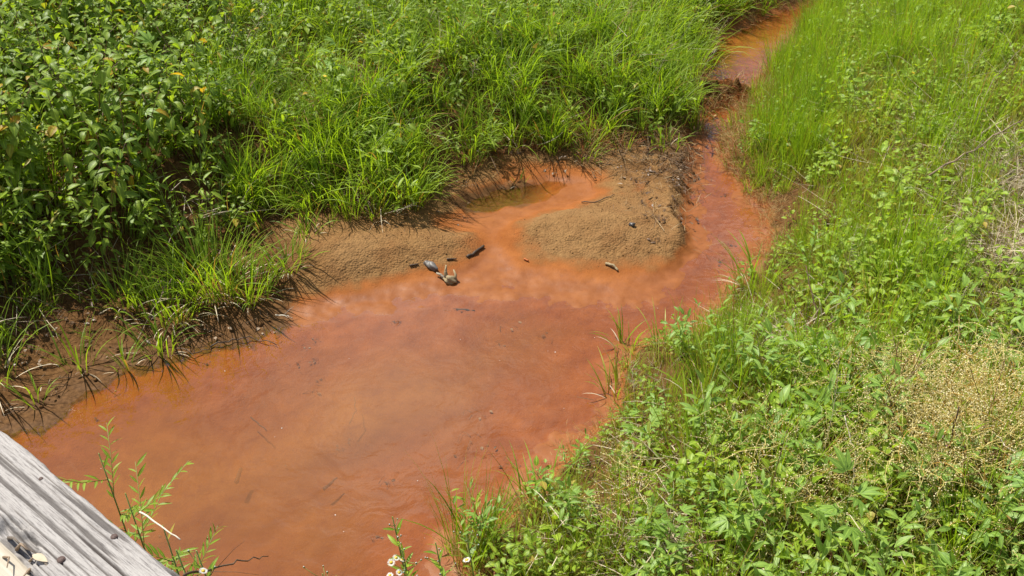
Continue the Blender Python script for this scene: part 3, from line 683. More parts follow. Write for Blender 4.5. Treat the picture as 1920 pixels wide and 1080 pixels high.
def cand_mud(n):
    x = rng.uniform(-4, 2.6, n); y = rng.uniform(2.6, 8, n); z, dw, dl, dr, dp = height(x, y, True)
    px, py = project(x, y, z); c = dict(x=x, y=y, z=z, dw=dw, dl=dl, dr=dr, dp=dp, px=px, py=py, u=rng.random(n), n=fbm(x * 3, y * 3, 3, 220)); return c
c = cand_mud(40000)
mudz = (c['dw'] > .02) * (c['dr'] < 0) * np.clip(sm(-.35, -.02, c['dl']) * .25 + .5 * sm(620, 420, c['px']) + .5 * G(c, 1250, 330, 55, 80), 0, 1)
place('mud_clods', c, mudz * .22 * np.clip(.4 + 1.6 * c['n'], .05, 1), V_clod, 'dark crumbly clods on the muddy foot of the left bank', 'mud', .5, 1.4, 1.)
c['u'] = rng.random(len(c['x']))
place('plant_litter', c, mudz * .12, V_litter, 'small dead twigs and leaf bits littering the mud', 'litter', .5, 1.4, .3)
c = cand_mud(60000)
place('sand_granules', c, (c['dw'] > .05) * (c['dr'] < 0) * (c['dl'] < -.05) * sm(.03, .06, c['z']) * .4 * np.clip(.5 + 1.3 * c['n'], .05, 1), V_gran, 'coarse sand grains on the two low mounds beside the pool', 'sand', .5, 1.3, 1.)
c = cand_mud(30000)
c['z'] = np.where(c['dw'] < 0, 0.0015, c['z'])
V_speck = [clod(M['petal'], r, .4) for r in (.002, .003)] + [litter(M['twig'])]
k = (c['dw'] < -.03)
place('floating_specks', c, k * .006, V_speck[:2], 'tiny pale specks floating on the rusty pool', 'specks', .6, 1.2, .2)
c['z'] = np.where(c['dw'] < 0, height(c['x'], c['y'], False)[0], c['z']); c['u'] = rng.random(len(c['x']))
place('sunken_litter', c, (c['dw'] < -.1) * .016 * (c['n'] > -.05), V_litter, 'dark sunken twigs and leaves on the bed of the pool', 'litter', .5, 1.1, .1)
# short sparse grass on the mud
c = cand_mud(20000)
place('grass', c, (c['dw'] > .08) * (c['dr'] < 0) * np.clip(sm(-.3, .0, c['dl']) * .5 * sm(700, 560, c['px']) + .15 * sm(-.15, 0, c['dl']), 0, 1) * .09, V_short, 'sparse short grass blades coming up through the mud', 'grass', .7, 1.5, .3)

# ------------------------------------------------------------------ individual plants
def part(name, me, parent, loc=(0, 0, 0), rot=(0, 0, 0), s=1.0):
    o = link(name, me, parent); o.location = loc; o.rotation_euler = rot; o.scale = (s, s, s); return o
def tussock_mesh(n, rad, l0, l1, w=.0065, mat='grass', lean=.35, curve=1.1, n2=None):
    b = MB()
    for i in range(n):
        a = random.uniform(0, 6.28); r = rad * math.sqrt(random.random()); m_ = M[mat] if random.random() < .75 else M['grass_dark' if mat == 'grass' else 'grass']
        b.blade((r * math.cos(a), r * math.sin(a), -.015), a + random.gauss(0, .5), random.uniform(l0, l1), w * random.uniform(.7, 1.3), abs(random.gauss(lean, .22)), curve * random.uniform(.4, 1.7), m_, 6, twist=random.uniform(-1, 1))
        if random.random() < .25:
            b.blade((r * math.cos(a), r * math.sin(a), -.015), a, random.uniform(l0, l1) * .6, w * .8, random.uniform(.6, 1.2), 1.2, M['straw'], 5)
    return b.mesh('grass_tussock')
tuss = [
 (395, 540, 210, .19, .22, .50, 'largest grass tussock on the muddy left shore, bright green and spraying outward'),
 (320, 590, 110, .15, .18, .40, 'bright grass tussock leaning out just below and left of the largest one'),
 (465, 555, 110, .13, .16, .34, 'grass tussock on the mud touching the right side of the largest one'),
 (300, 655, 34, .09, .14, .30, 'thin grass tussock nearest the pool edge on the left mud'),
 (540, 500, 60, .10, .12, .26, 'small grass tussock at the left end of the sand mound'),
 (575, 440, 24, .06, .10, .22, 'tiny grass tussock beside the dark hole in the mud'),
 (150, 690, 20, .07, .18, .34, 'sprawling sparse grass tussock flattened over the dark left mud'),
 (-15, 715, 34, .10, .25, .46, 'long bladed grass tussock arching in from the left edge of the picture'),
 (240, 690, 14, .05, .10, .24, 'few bent grass blades growing at the left water line'),
 (700, 405, 30, .08, .12, .28, 'grass tussock under the left bank above the sand mound'),
 (1100, 300, 26, .08, .12, .26, 'grass tussock hanging over the back of the sand bar above the puddle'),
 (1250, 275, 30, .10, .14, .30, 'grass tussock at the corner where the channel meets the sand bar'),
 (235, 570, 80, .14, .18, .34, 'darker grass tussock in shade at the left of the largest one'),
 (640, 395, 30, .09, .15, .3, 'dark low tussock in shade at the foot of the left bank'),
 (975, 345, 7, .03, .06, .13, 'small grass sprig standing in the back puddle'),
 (70, 755, 10, .05, .12, .26, 'lone sparse sprig of grass where the pool meets the left mud'),
 (1175, 655, 20, .06, .14, .26, 'upright grass sprig at the right pool edge below the channel mouth'),
 (1250, 660, 26, .08, .16, .30, 'feathery grass tussock beside the right pool edge under the channel mouth'),
 (1420, 545, 40, .10, .22, .42, 'pale reed like tussock overhanging the channel mouth'),
 (1160, 740, 24, .07, .14, .28, 'brownish tussock at the right pool edge halfway down'),
 (1010, 960, 26, .08, .16, .36, 'grass tussock leaning over the near right corner of the pool'),
 (900, 1040, 30, .08, .18, .40, 'grass tussock at the bottom of the picture right of the white daisies'),
 (1330, 770, 30, .07, .25, .45, 'tall dark bladed grass clump standing out of the right bank leaves'),
 (1300, 900, 34, .07, .25, .45, 'broad bladed bright grass clump in the near right bank'),
]
for px, py, n, rad, l0, l1, lab in tuss:
    mt = 'grass'
    if 'brownish' in lab or 'feathery' in lab: mt = 'grass_yellow'
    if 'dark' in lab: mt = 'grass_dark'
    o = link('grass_tussock', tussock_mesh(n, rad, l0, l1, mat=mt, w=.012 if 'broad' in lab else .0085)); o.location = on(px, py)
    tag(o, lab, 'grass tussock')

# leaf meshes used as parts
def leaf_mesh(mat, L, W, shape, droop, fold=.3):
    b = MB(); b.leaf((0, 0, 0), 0, 0, L, W, mat, droop, fold, shape=shape); return b.mesh('leaf')
def lobed_mesh(mat, L):
    b = MB(); t = random.random()
    b.tube([(0, 0, 0), (L * .25, 0, .0)], .0012, .001, M['stem'], 3, tint=t)
    for a, k in ((0, 1), (.62, .85), (-.62, .85), (1.2, .6), (-1.2, .6)):
        b.leaf((L * .22, 0, 0), a, random.uniform(-.05, .1), L * .8 * k, L * .24 * k, mat, random.uniform(.3, .7), .25, tint=t, shape='lance')
    return b.mesh('leaf')
LF_weed = [leaf_mesh(M['weed'], .085, .043, 'ovate', d) for d in (.6, .9, 1.2, .8)]
LF_rag = [lobed_mesh(M['rag'], .13) for _ in range(4)]
LF_cov = [leaf_mesh(M['cover'], .065, .036, 'ovate', d) for d in (.4, .7)]
LF_lan = [leaf_mesh(M['cover'], .062, .014, 'lance', d) for d in (.3, .6, .9)]
LF_wil = [leaf_mesh(M['cover'], .04, .0075, 'lance', d) for d in (.2, .5)]
LF_big = [leaf_mesh(M['rag'], .15, .06, 'lance', d) for d in (.5, .8)]

def stem_pts(h, bend, az, k=7): return [Vector((math.cos(az) * h * bend * (i / k) ** 2, math.sin(az) * h * bend * (i / k) ** 2, h * (i / k) * (1 - .25 * bend * i / k) - .02)) for i in range(k + 1)]
def along_pts(pts, t):
    k = len(pts) - 1; f = min(t * k, k - 1e-6); i = int(f); return pts[i].lerp(pts[i + 1], f - i)
def plant(name, loc, label, cat, h, n, leaves, group=None, bend=.2, az=0., smat='stem', sw=.003, pitch=0., opposite=False, size=lambda t: 1., tmin=.15, petiole=.02, rzj=.3):
    root = empty(name, loc, label, cat, group); pts = stem_pts(h, bend, az)
    b = MB(); b.tube(pts, sw, sw * .5, M[smat], 5)
    spots = []
    a0 = random.uniform(0, 6.28)
    for i in range(n):
        t = tmin + (1 - tmin) * (i + .6) / n; p = along_pts(pts, t)
        a = a0 + ((i // 2) * 1.6 + (i % 2) * math.pi if opposite else i * 2.4) + random.gauss(0, rzj)
        pl = petiole * random.uniform(.6, 1.4); q = p + Vector((math.cos(a) * pl, math.sin(a) * pl, pl * .6)); b.tube([p, q], .0009, .0008, M[smat], 3, cap=False)
        spots.append((q, a, t))
    link('stem', b.mesh('stem'), root)
    for q, a, t in spots:
        part('leaf', random.choice(leaves), root, q, (random.gauss(0, .3), -(pitch + random.gauss(0, .25) + (.7 if t > .92 else 0)), a), size(t) * random.uniform(.8, 1.15))
    return root, pts
def crowd_label(px, py, h, h1, h2, spec):
    nm, (a, b), (c_, d) = spec
    size = 'short' if h < h1 else ('tall' if h > h2 else 'middling')
    col_ = 'left part' if px < a else ('right part' if px > b else 'middle')
    row = 'back' if py < c_ else ('front' if py > d else 'centre rows')
    return '%s oval leaved weed in the %s of the %s, %s' % (size, col_, nm, row)
# leafy weeds in the front ranks of the thicket
n_done = 0
for i in range(400):
    px, py = random.uniform(-40, 470), random.uniform(20, 470)
    if px > 420 - (py - 200) * .35: continue
    p = on(px, py)
    if n_done >= 70: break
    hh = random.uniform(.45, .8)
    plant('leafy_weed', p, crowd_label(px, py, hh, .55, .7, ('thicket', (120, 250), (150, 300))), 'weed', hh, random.randint(16, 24), LF_weed,
          'oval leaved weeds in the upper left thicket', bend=random.uniform(0, .35), az=random.uniform(0, 6.28), smat='stem_red', pitch=-.3, size=lambda t: 1.15 - .5 * abs(t - .5)); n_done += 1

p = on(12, 330)
r_, pts = plant('tall_weed', p, 'tall pale green bare stem with side branches at the far left edge of the thicket', 'weed', 1.0, 12, LF_lan, bend=.06, smat='stem', sw=.007, tmin=.5, pitch=.3)
for (px, py, h, lab) in ((268, 300, .55, 'bright lobed leaf seedling catching sun low in the thicket'), (290, 250, .6, 'bright lobed leaf seedling slightly higher and behind its twin in the thicket'),
                         (620, 190, .45, 'light green lobed leaf plant between thicket and grass')):
    plant('lobed_leaf_weed', on(px, py), lab, 'weed', h, 9, LF_rag, size=lambda t: .6 + .3 * t, pitch=.1, opposite=True)
# lobed leaf plants of the near right bank
rag = [(1560, 1075, .42, 1.0, 'large lobed leaf plant at the bottom edge right of centre'), (1370, 1040, .36, .9, 'lobed leaf plant left of the largest one near the bottom edge'),
       (1905, 1100, .45, 1.0, 'lobed leaf plant cut by the bottom right corner of the picture'), (1740, 960, .35, .9, 'lobed leaf plant among the dodder below the brown upright stem'),
       (1620, 720, .38, .9, 'bluish green lobed leaf plant just left of the dodder patch'), (1840, 740, .35, 1.0, 'lobed leaf plant at the upper right rim of the dodder patch'),
       (1085, 985, .20, .6, 'lobed leaf plant overhanging the near right pool edge'), (1200, 850, .30, .7, 'small lobed leaf plant on the right bank near the red submerged stone'),
       (1900, 640, .32, .8, 'lobed leaf plant at the right edge above the dodder'), (1480, 900, .3, .7, 'lobed leaf plant in the middle of the near right bank'),
       (1700, 640, .3, .8, 'lobed leaf plant beside the two yellow flowers'), (1250, 1050, .32, .7, 'lobed leaf plant in the dry straw at the bottom edge')]
for px, py, h, s, lab in rag:
    plant('lobed_leaf_weed', on(px, py), lab, 'weed', h, 10, LF_rag, opposite=True, pitch=.1, size=lambda t, s=s: s * (1.1 - .3 * t), bend=.15, az=random.uniform(0, 6), sw=.0035, group='lobed leaf weeds of the near right bank')
big = [(1590, 760, .3, 'broad leaved dock like plant behind the red leaf'), (1420, 860, .28, 'broad leaved plant with long leaves halfway down the right bank'), (1800, 1010, .35, 'long leaved plant by the pink flowers'),
       (1460, 1010, .3, 'long leaved plant between the two bottom lobed leaf plants')]
for px, py, h, lab in big:
    plant('broad_leaf_weed', on(px, py), lab, 'weed', h, 8, LF_big, pitch=.4, size=lambda t: 1.1 - .5 * t, tmin=.05)
# oval leaved plants of the middle of the right bank
k = 0
while k < 60:
    px, py = random.uniform(1150, 1900), random.uniform(480, 1050)
    if px < 1500 - (py - 480) * .55: continue
    hh = random.uniform(.18, .32)
    plant('oval_leaf_weed', on(px, py), crowd_label(px, py, hh, .23, .28, ('right bank carpet', (1400, 1650), (680, 860))), 'weed', hh, random.randint(8, 12), LF_cov,
          'oval leaved weeds in the right bank carpet', bend=random.uniform(0, .4), az=random.uniform(0, 6.28), size=lambda t: 1.1 - .4 * t, pitch=.15); k += 1

# fleabane: stems with buds and small white daisies
def daisy_mesh():
    b = MB()
    for i in range(34):
        a = i / 34 * 6.283 + random.gauss(0, .04)
        b.leaf((math.cos(a) * .0035, math.sin(a) * .0035, 0), a, random.uniform(.0, .3), random.uniform(.0058, .0072), .0014, M['petal'], .2, .1, seg=2)
    return b.mesh('petals')
def disc_mesh():
    b = MB(); n = 8; vs = [(0, 0, .0028)]; fs = []
    for r, z in ((.003, .002), (.0042, .0)):
        for j in range(n): vs.append((r * math.cos(j * 6.283 / n), r * math.sin(j * 6.283 / n), z))
    for j in range(n): fs += [(0, 1 + j, 1 + (j + 1) % n), (1 + j, 9 + j, 9 + (j + 1) % n, 1 + (j + 1) % n)]
    b.add(vs, fs, M['yellow'], .5, [.5] * len(vs)); return b.mesh('centre')
def bud_mesh():
    b = MB(); b.bead((0, 0, 0), .0032, M['stem']); b.bead((0, 0, .0025), .0022, M['petal']); return b.mesh('bud')
PET, DISC, BUD = daisy_mesh(), disc_mesh(), bud_mesh()
def fleabane(top, label, nfl, nbud, h=None, spread=.05):
    """top: where the head of the plant is; it stands on the ground below"""
    g = hz(top.x, top.y); root = empty('fleabane', (top.x, top.y, g), label, 'wildflower'); H = top.z - g
    b = MB(); pts = [Vector((.03 * math.sin(3 * t), .02 * math.cos(2.3 * t) - .02, H * t)) for t in np.linspace(0, 1, 10)]; b.tube(pts, .0035, .0018, M['stem'], 5)
    heads = []
    for i in range(nfl + nbud):
        t = random.uniform(.84, .99); p = along_pts(pts, t); a = random.uniform(0, 6.28); L = random.uniform(.4, 1.1) * spread
        q = p + Vector((math.cos(a) * L, math.sin(a) * L, L * random.uniform(.3, 1.2))); b.tube([p, (p + q) / 2 + Vector((0, 0, -.004)), q], .0011, .0009, M['stem'], 3); heads.append(q)
    link('stem', b.mesh('stem'), root)
    for i, q in enumerate(heads):
        if i < nfl:
            f = part('flower', PET, root, q, (random.uniform(.2, .6), random.gauss(0, .3), random.uniform(0, 6)), random.uniform(.95, 1.2)); part('flower_centre', DISC, f)
        else: part('bud', BUD, root, q, (0, 0, 0), random.uniform(.8, 1.3))
    for i in range(26):
        t = .35 + .62 * i / 26; p = along_pts(pts, t); part('leaf', random.choice(LF_lan), root, p, (random.gauss(0, .3), -random.uniform(.5, 1.1), i * 2.4), random.uniform(.8, 1.2) * (1.15 - .45 * t))
fleabane(PY(735, 952, 1.95), 'tallest fleabane at the bottom centre, green leafy spire with tiny buds', 0, 7, spread=.02)
fleabane(PY(752, 1012, 1.90), 'fleabane with a cluster of white daisies beside the tall green spire at bottom centre', 6, 5)
fleabane(PY(815, 1000, 1.9), 'fleabane with buds only, leaning right of the daisy cluster at bottom centre', 0, 8)
fleabane(PY(335, 1008, 1.45), 'fleabane with one open white daisy beside the wooden rail', 1, 4)
fleabane(PY(372, 1010, 1.5), 'leafy fleabane in bud right of the single daisy by the rail', 0, 5)
fleabane(PY(605, 1058, 1.9), 'short fleabane with small buds just peeking in at the bottom edge', 1, 4)
fleabane(PY(872, 985, 2.0), 'fleabane with tiny white buds at the bottom where the pool meets the right bank', 1, 6)

# willow leaved shrublets behind the rail
def willow(top, label, n=7):
    g = hz(top.x, top.y); root = empty('narrow_leaf_shrub', (top.x, top.y, g), label, 'shrub'); H = top.z - g; b = MB(); LS = []
    pts = [Vector((.05 * (1 - t), 0, H * t)) for t in np.linspace(0, 1, 8)]; b.tube(pts, .004, .0015, M['stem'], 5)
    for i in range(n):
        t0 = .62 + .36 * i / n; p = along_pts(pts, t0); a = i * 2.4; L = random.uniform(.07, .16)
        q = [p, p + Vector((math.cos(a) * L * .5, math.sin(a) * L * .5, L * .35)), p + Vector((math.cos(a) * L, math.sin(a) * L, L * .9))]; b.tube(q, .0012, .0007, M['stem'], 3)
        for j in range(16): LS.append((along_pts(q, .1 + .9 * j / 16), a + (-1) ** j * .8))
    for j in range(12): LS.append((along_pts(pts, .55 + .45 * j / 12), j * 2.4))
    link('stem', b.mesh('stem'), root)
    for p, a in LS: part('leaf', random.choice(LF_wil), root, p, (random.gauss(0, .4), -random.uniform(.1, .9), a), random.uniform(.6, 1.05))
willow(PY(185, 850, 1.75), 'yellow green narrow leaved shrub standing over the pool behind the wooden rail', 8)
willow(PY(235, 925, 1.6), 'lower bushier narrow leaved shrub close behind the wooden rail', 9)
willow(PY(305, 985, 1.5), 'small narrow leaved shrub in front of the single daisy by the rail', 5)

# red leaf, flowers
p = on(1552, 745)
rr, _ = plant('red_leaf_weed', p, 'weed with one bright red leaf left of the dodder patch', 'weed', .2, 5, LF_cov, bend=.1)
q = part('leaf', leaf_mesh(M['red_leaf'], .07, .04, 'ovate', .5), rr, (0, 0, .2), (0.5, .1, 2.9), 1.0); q['label'] = 'bright red leaf'
def small_flowers(px, py, h, mat, label, n, r=.008):
    root = empty('wildflower', on(px, py), label, 'wildflower'); b = MB(); hs = []
    for i in range(n):
        q = Vector((random.gauss(0, .02 + .02 * n / 2), random.gauss(0, .03), h * random.uniform(.85, 1.1))); b.tube([(0, 0, 0), q * .5 + Vector((.01, 0, 0)), q], .0011, .0008, M['stem'], 3); hs.append(q)
    for i in range(8): b.leaf(Vector((0, 0, h * .1 * i)), i * 2.4, .4, .04, .014, M['cover'])
    link('stem', b.mesh('stem'), root); f = MB()
    for i in range(5): f.leaf((0, 0, 0), i * 1.257, .3, r * 1.2, r, mat, .3, .2, seg=3)
    fm = f.mesh('flower')
    for q in hs: part('flower', fm, root, q, (random.gauss(.3, .2), 0, random.uniform(0, 6)))
small_flowers(1770, 660, .22, M['yellow'], 'low plant with two small yellow flowers on the right bank', 2)
small_flowers(1880, 400, .2, M['yellow'], 'plant with tiny yellow flowers near the dead straw at the right edge', 4, .006)
small_flowers(1755, 930, .25, M['pink'], 'plant with three tiny pink flowers under the brown upright stem', 3, .008)
small_flowers(620, 215, .3, M['yellow'], 'plant with one orange yellow bloom between thicket and grass', 1, .012)

# ------------------------------------------------------------------ sticks and stems
def stick(name, pts, r0, r1, mat, label, cat, sub=5, wob=.006, n=6, twigs=()):
    P_ = [Vector(p) for p in pts]; out = []
    for i in range(len(P_) - 1):
        for j in range(sub):
            t = j / sub; q = P_[i].lerp(P_[i + 1], t)
            if i or j: q += Vector((random.gauss(0, wob), random.gauss(0, wob), random.gauss(0, wob)))
            out.append(q)
    out.append(P_[-1]); base = P_[0].copy(); b = MB(); b.tube([q - base for q in out], r0, r1, M[mat], n)
    for t, d in twigs:
        q = along_pts(out, t) - base; b.tube([q, q + Vector(d) * .6 + Vector((0, 0, .005)), q + Vector(d)], r1 * .9, r1 * .4, M[mat], 4)
    o = link(name, b.mesh(name)); o.location = base; return tag(o, label, cat)
def up_(px, py, dz): v = on(px, py); return v + Vector((0, 0, dz))
stick('dead_branch', [up_(1722, 400, .22), up_(1800, 372, .30), up_(1885, 335, .36)], .006, .003, 'twig', 'long bare dead branch lying over the leaves beside the straw patch', 'branch', twigs=((.5, (.06, .04, .05)), (.7, (.08, -.03, .03)), (.3, (.05, -.05, .04))))
stick('dead_branch', [up_(1800, 300, .1), up_(1840, 235, .3), up_(1900, 170, .35)], .0028, .0012, 'twig', 'thin arching dead branch at the upper right above the straw', 'branch', twigs=((.4, (.05, .02, .08)), (.6, (.07, 0, .06))))
stick('dried_weed', [up_(1535, 660, 0), up_(1520, 640, .17), up_(1490, 610, .34)], .0055, .002, 'twig_dark', 'dark leaning dead stem left of centre on the right bank', 'stem', wob=.003)
stick('dried_weed', [up_(1600, 720, 0), up_(1625, 620, .12), up_(1690, 480, .25)], .004, .002, 'twig', 'long thin brown stem running up the right bank', 'stem', wob=.004)
stick('dried_weed', [up_(1752, 935, 0), up_(1752, 935, .2), up_(1745, 932, .42)], .0045, .0025, 'twig_dark', 'straight brown upright stem in front of the dodder', 'stem', wob=.002)
stick('dried_weed', [up_(1600, 950, .0), up_(1590, 920, .15), up_(1560, 880, .26)], .004, .002, 'twig_pale', 'pale curved dead stem left of the brown upright stem', 'stem', wob=.004)
stick('dried_weed', [up_(1920, 1030, .12), up_(1880, 960, .25), up_(1815, 900, .26), up_(1770, 870, .18)], .0035, .002, 'twig_pale', 'long pale arching twig in the near right corner', 'stem', wob=.004)
stick('dried_weed', [up_(1850, 1010, .0), up_(1850, 1010, .15), up_(1843, 1005, .36)], .003, .002, 'twig_dark', 'dark upright stem in the near right corner', 'stem', wob=.003)
stick('dried_weed', [up_(1690, 960, .1), up_(1780, 930, .26), up_(1900, 915, .22)], .0025, .0015, 'stem_red', 'thin reddish runner arching over the near right corner', 'stem', wob=.004)
for (a, b_, c_, lab) in (((1790, 470), (1850, 520), .1, 'pale straw stalk crossing the dead straw low'), ((1830, 430), (1925, 415), .14, 'pale straw stalk crossing the dead straw high'), ((1740, 440), (1768, 540), .12, 'upright pale straw stalk at the left rim of the dead straw')):
    stick('straw_stalk', [up_(*a, c_), up_(*b_, c_ * .8)], .0022, .0015, 'twig_pale', lab, 'straw', wob=.003)
stick('twig', [PY(262, 960, 1.55), PY(300, 985, 1.5), PY(338, 1012, 1.45)], .0022, .0015, 'twig_pale', 'thin pale twig slanting down behind the wooden rail', 'twig', wob=.001)
stick('twig', [PY(345, 1078, 1.35), PY(400, 1066, 1.5), PY(455, 1050, 1.55), PY(503, 1043, 1.6)], .003, .001, 'twig_dark', 'bare brown twig reaching right from the rail at the bottom edge', 'twig', wob=.002, twigs=((.4, (.06, .03, .05)), (.2, (.12, .0, -.01))))
# on the sand and in the water
W0 = Vector((0, 0, 0))
def lie(px, py, dz=.008): return on(px, py) + Vector((0, 0, dz))
stick('bark_stick', [lie(876, 484, .004), lie(892, 475, .010), lie(907, 465, .008)], .010, .008, 'bark', 'short thick dark stick stuck in the sand by the wet run', 'driftwood', wob=.002)
stick('twig', [lie(768, 500), lie(785, 501)], .005, .004, 'bark', 'small dark wood bit left of the grey driftwood', 'driftwood', wob=.001)
stick('twig', [lie(838, 490), lie(856, 490)], .006, .004, 'bark', 'small dark wood bit just above the forked driftwood', 'driftwood', wob=.001)
stick('twig', [lie(1090, 382), lie(1120, 379), lie(1142, 374), lie(1152, 368)], .004, .0025, 'twig_dark', 'curved thin twig lying on wet sand right of the puddle', 'twig', wob=.002)
stick('twig', [lie(983, 490), lie(991, 494)], .006, .004, 'rock_rust', 'tiny rusty twig in the wet run between the mounds', 'twig', wob=.001)
stick('twig', [lie(1135, 497, .01), lie(1150, 503, .016), lie(1158, 511, .006)], .009, .006, 'drift_yellow', 'short pale driftwood bit at the front foot of the right mound', 'driftwood', wob=.002)
stick('twig', [lie(518, 598, .02), lie(535, 602, .03), lie(550, 604, .012)], .004, .002, 'twig_pale', 'forked twig with pale end at the pool edge below the left mound', 'twig', wob=.002, twigs=((.5, (.05, .04, .03)), (.5, (.03, -.04, .01))))
stick('twig', [lie(395, 655, .01), lie(430, 648, .02), lie(470, 640, .02), lie(520, 652, .01)], .004, .002, 'bark', 'long dark twig lying along the left water line', 'twig', wob=.006)
stick('twig', [lie(330, 660, .01), lie(362, 668, .03), lie(395, 658, .01)], .004, .002, 'twig_dark', 'dark crooked twig at the left water line below the tussocks', 'twig', wob=.006, twigs=((.5, (.04, -.06, .0)),))
stick('twig', [lie(255, 650, .01), lie(300, 600, .10), lie(330, 560, .12)], .003, .002, 'straw' if False else 'twig', 'brown dead stalk propped on the mud beside the thin tussock', 'twig', wob=.004)
stick('sunken_stick', [P(443, 905, -.012), P(452, 878, -.010)], .010, .008, 'bark', 'short sunken stick standing out darkest in the pool left of centre', 'driftwood', wob=.001)
stick('sunken_stick', [P(607, 917, -.012), P(632, 896, -.010)], .009, .004, 'bark', 'thin sunken stick in the pool right of the darkest one', 'driftwood', wob=.001)
stick('sunken_stick', [P(655, 795, -.012), P(668, 770, -.010), P(664, 745, -.012)], .004, .003, 'bark', 'fine curved sunken twig in the middle of the pool', 'twig', wob=.002)
stick('sunken_stick', [P(470, 782, -.012), P(500, 808, -.012)], .004, .003, 'bark', 'small sunken twig at the upper left of the pool', 'twig', wob=.002)
stick('sunken_stick', [P(855, 580, -.008), P(890, 582, -.008)], .006, .004, 'bark', 'dark sunken twig just off the sand below the forked driftwood', 'twig', wob=.003)

def lump(name, loc, r, mat, label, cat, sc=(1, 1, .6), rot=(0, 0, 0), seed=0, rough=.18):
    import bmesh
    bm = bmesh.new(); bmesh.ops.create_icosphere(bm, subdivisions=4, radius=1)
    for v in bm.verts:
        c_ = v.co; q = 1 + rough * (math.sin(c_.x * 3.1 + seed) * math.cos(c_.y * 2.7 + seed * 2) + .5 * math.sin(c_.z * 6 + c_.x * 5 + seed)) + random.gauss(0, .006)
        v.co = Vector((c_.x * sc[0] * r * q, c_.y * sc[1] * r * q, c_.z * sc[2] * r * q))
    me = bpy.data.meshes.new(name); bm.to_mesh(me); bm.free(); me.polygons.foreach_set('use_smooth', [True] * len(me.polygons)); me.materials.append(M[mat])
    o = link(name, me); o.location = loc; o.rotation_euler = rot; return tag(o, label, cat) if label else o
lump('driftwood', lie(808, 502, .012), .042, 'drift_grey', 'rounded grey driftwood chunk at the left of the forked piece on the sand', 'driftwood', (1.05, .48, .5), (0, .15, -.6), 2)
fk = empty('forked_driftwood', lie(845, 530, -.012), 'broken yellowish driftwood stub with upright fork at the pool edge', 'driftwood', s=.8)
st_ = lump('stub', (0, 0, .028), .055, 'drift_yellow', None, None, (.95, .62, .62), (0, .1, .2), 5, .2); st_.parent = fk
b = MB(); b.tube([(-.025, .0, .03), (-.035, .03, .075), (-.03, .05, .12)], .018, .006, M['drift_yellow'], 7); f1 = link('prong', b.mesh('prong'), fk)
b = MB(); b.tube([(-.03, .01, .02), (-.07, .035, .05), (-.10, .05, .055)], .014, .007, M['drift'], 7); link('prong', b.mesh('prong'), fk)
b = MB(); b.tube([(.03, -.01, .02), (.035, .02, .06), (.02, .045, .085)], .013, .005, M['drift_yellow'], 7); link('prong', b.mesh('prong'), fk)
lump('pebble', lie(1185, 424, .008), .018, 'pebble', 'small dark pebble sitting on the right sand mound', 'pebble', (1, .8, .7), seed=1)
lump('rock', P(945, 872, -.062), .075, 'rock_rust', 'round rust coated stone under water near the right pool edge', 'stone', (1, .9, .6), (0, 0, .4), 3, .08)
lump('rock', P(1010, 838, -.052), .085, 'rock_rust', 'flat rust coated stone under water above the round one', 'stone', (1.3, .7, .45), (0, 0, .2), 4, .12)
lump('rock', P(1030, 915, -.05), .07, 'rock_rust', 'rust coated stone half hidden under the right bank leaves', 'stone', (1.2, .8, .5), (0, 0, .7), 6, .12)
c = cand_mud(40000); rimz = (G(c, 1255, 330, 60, 80) + .7 * G(c, 1180, 300, 120, 22)) * (c['dw'] > .01) * (c['dr'] < 0)
M['root'] = leaf_mat('dead_roots', (0.12, 0.065, 0.028), (0.24, 0.14, 0.06), dry=(0.34, 0.24, 0.12), trans=0.05, rough=0.7, drymin=.8, tc=(1, 1, 1))
V_root = [straw_clump(M['root'], 14, .12, .5) for _ in range(4)] + V_litter[:2]
place('dead_roots', c, rimz * .28, V_root, 'matted brown dead roots on the raised rim between sand bar and channel', 'roots', .6, 1.2, .25)
# leaves caught in the debris dam
c = cand_mud(60000); dam = G(c, 1352, 186, 48, 16)
V_dam = [litter(M['rust_grass']) for _ in range(3)] + [straw_clump(M['rust_grass'], 10, .1, .6)] + V_rust[:1]
place('debris_dam', c, dam * (c['dl'] < .05) * .9, V_dam, 'rusty clump of dead leaves and stems damming the channel', 'debris', .6, 1.3, .5)

# ------------------------------------------------------------------ wooden footbridge: rail board at lower left
m, nt = new_mat('weathered_grey_wood'); N = NT(nt)
obj = N.n('ShaderNodeTexCoord').outputs['Object']
mp = N.n('ShaderNodeMapping'); mp.inputs['Scale'].default_value = (1.2, 26, 10); N.l(obj, mp.inputs[0])
mp2 = N.n('ShaderNodeMapping'); mp2.inputs['Scale'].default_value = (9, 150, 30); N.l(obj, mp2.inputs[0])
mp3 = N.n('ShaderNodeMapping'); mp3.inputs['Scale'].default_value = (.8, 2.2, 1); N.l(obj, mp3.inputs[0])
ga = N.noise(3, 6, .6, mp.outputs[0], .4); gb = N.noise(3.5, 6, .7, mp2.outputs[0]); gc = N.noise(140, 5, .75, mp3.outputs[0])
col = N.mix(N.mr(ga, .25, .75), (0.30, 0.278, 0.262), (0.40, 0.378, 0.358))
col = N.mix(N.mr(gb, .48, .66, 0, .8), col, (0.085, 0.075, 0.073))
col = N.mix(N.mr(gc, .55, .75, 0, .5), col, (0.44, 0.42, 0.405))
crack = N.attr('crack'); col = N.mix(crack, col, (0.05, 0.042, 0.038))
bs = N.n('ShaderNodeBsdfPrincipled'); N.l(col, bs.inputs['Base Color']); bs.inputs['Roughness'].default_value = .85; bs.inputs['Specular IOR Level'].default_value = .2
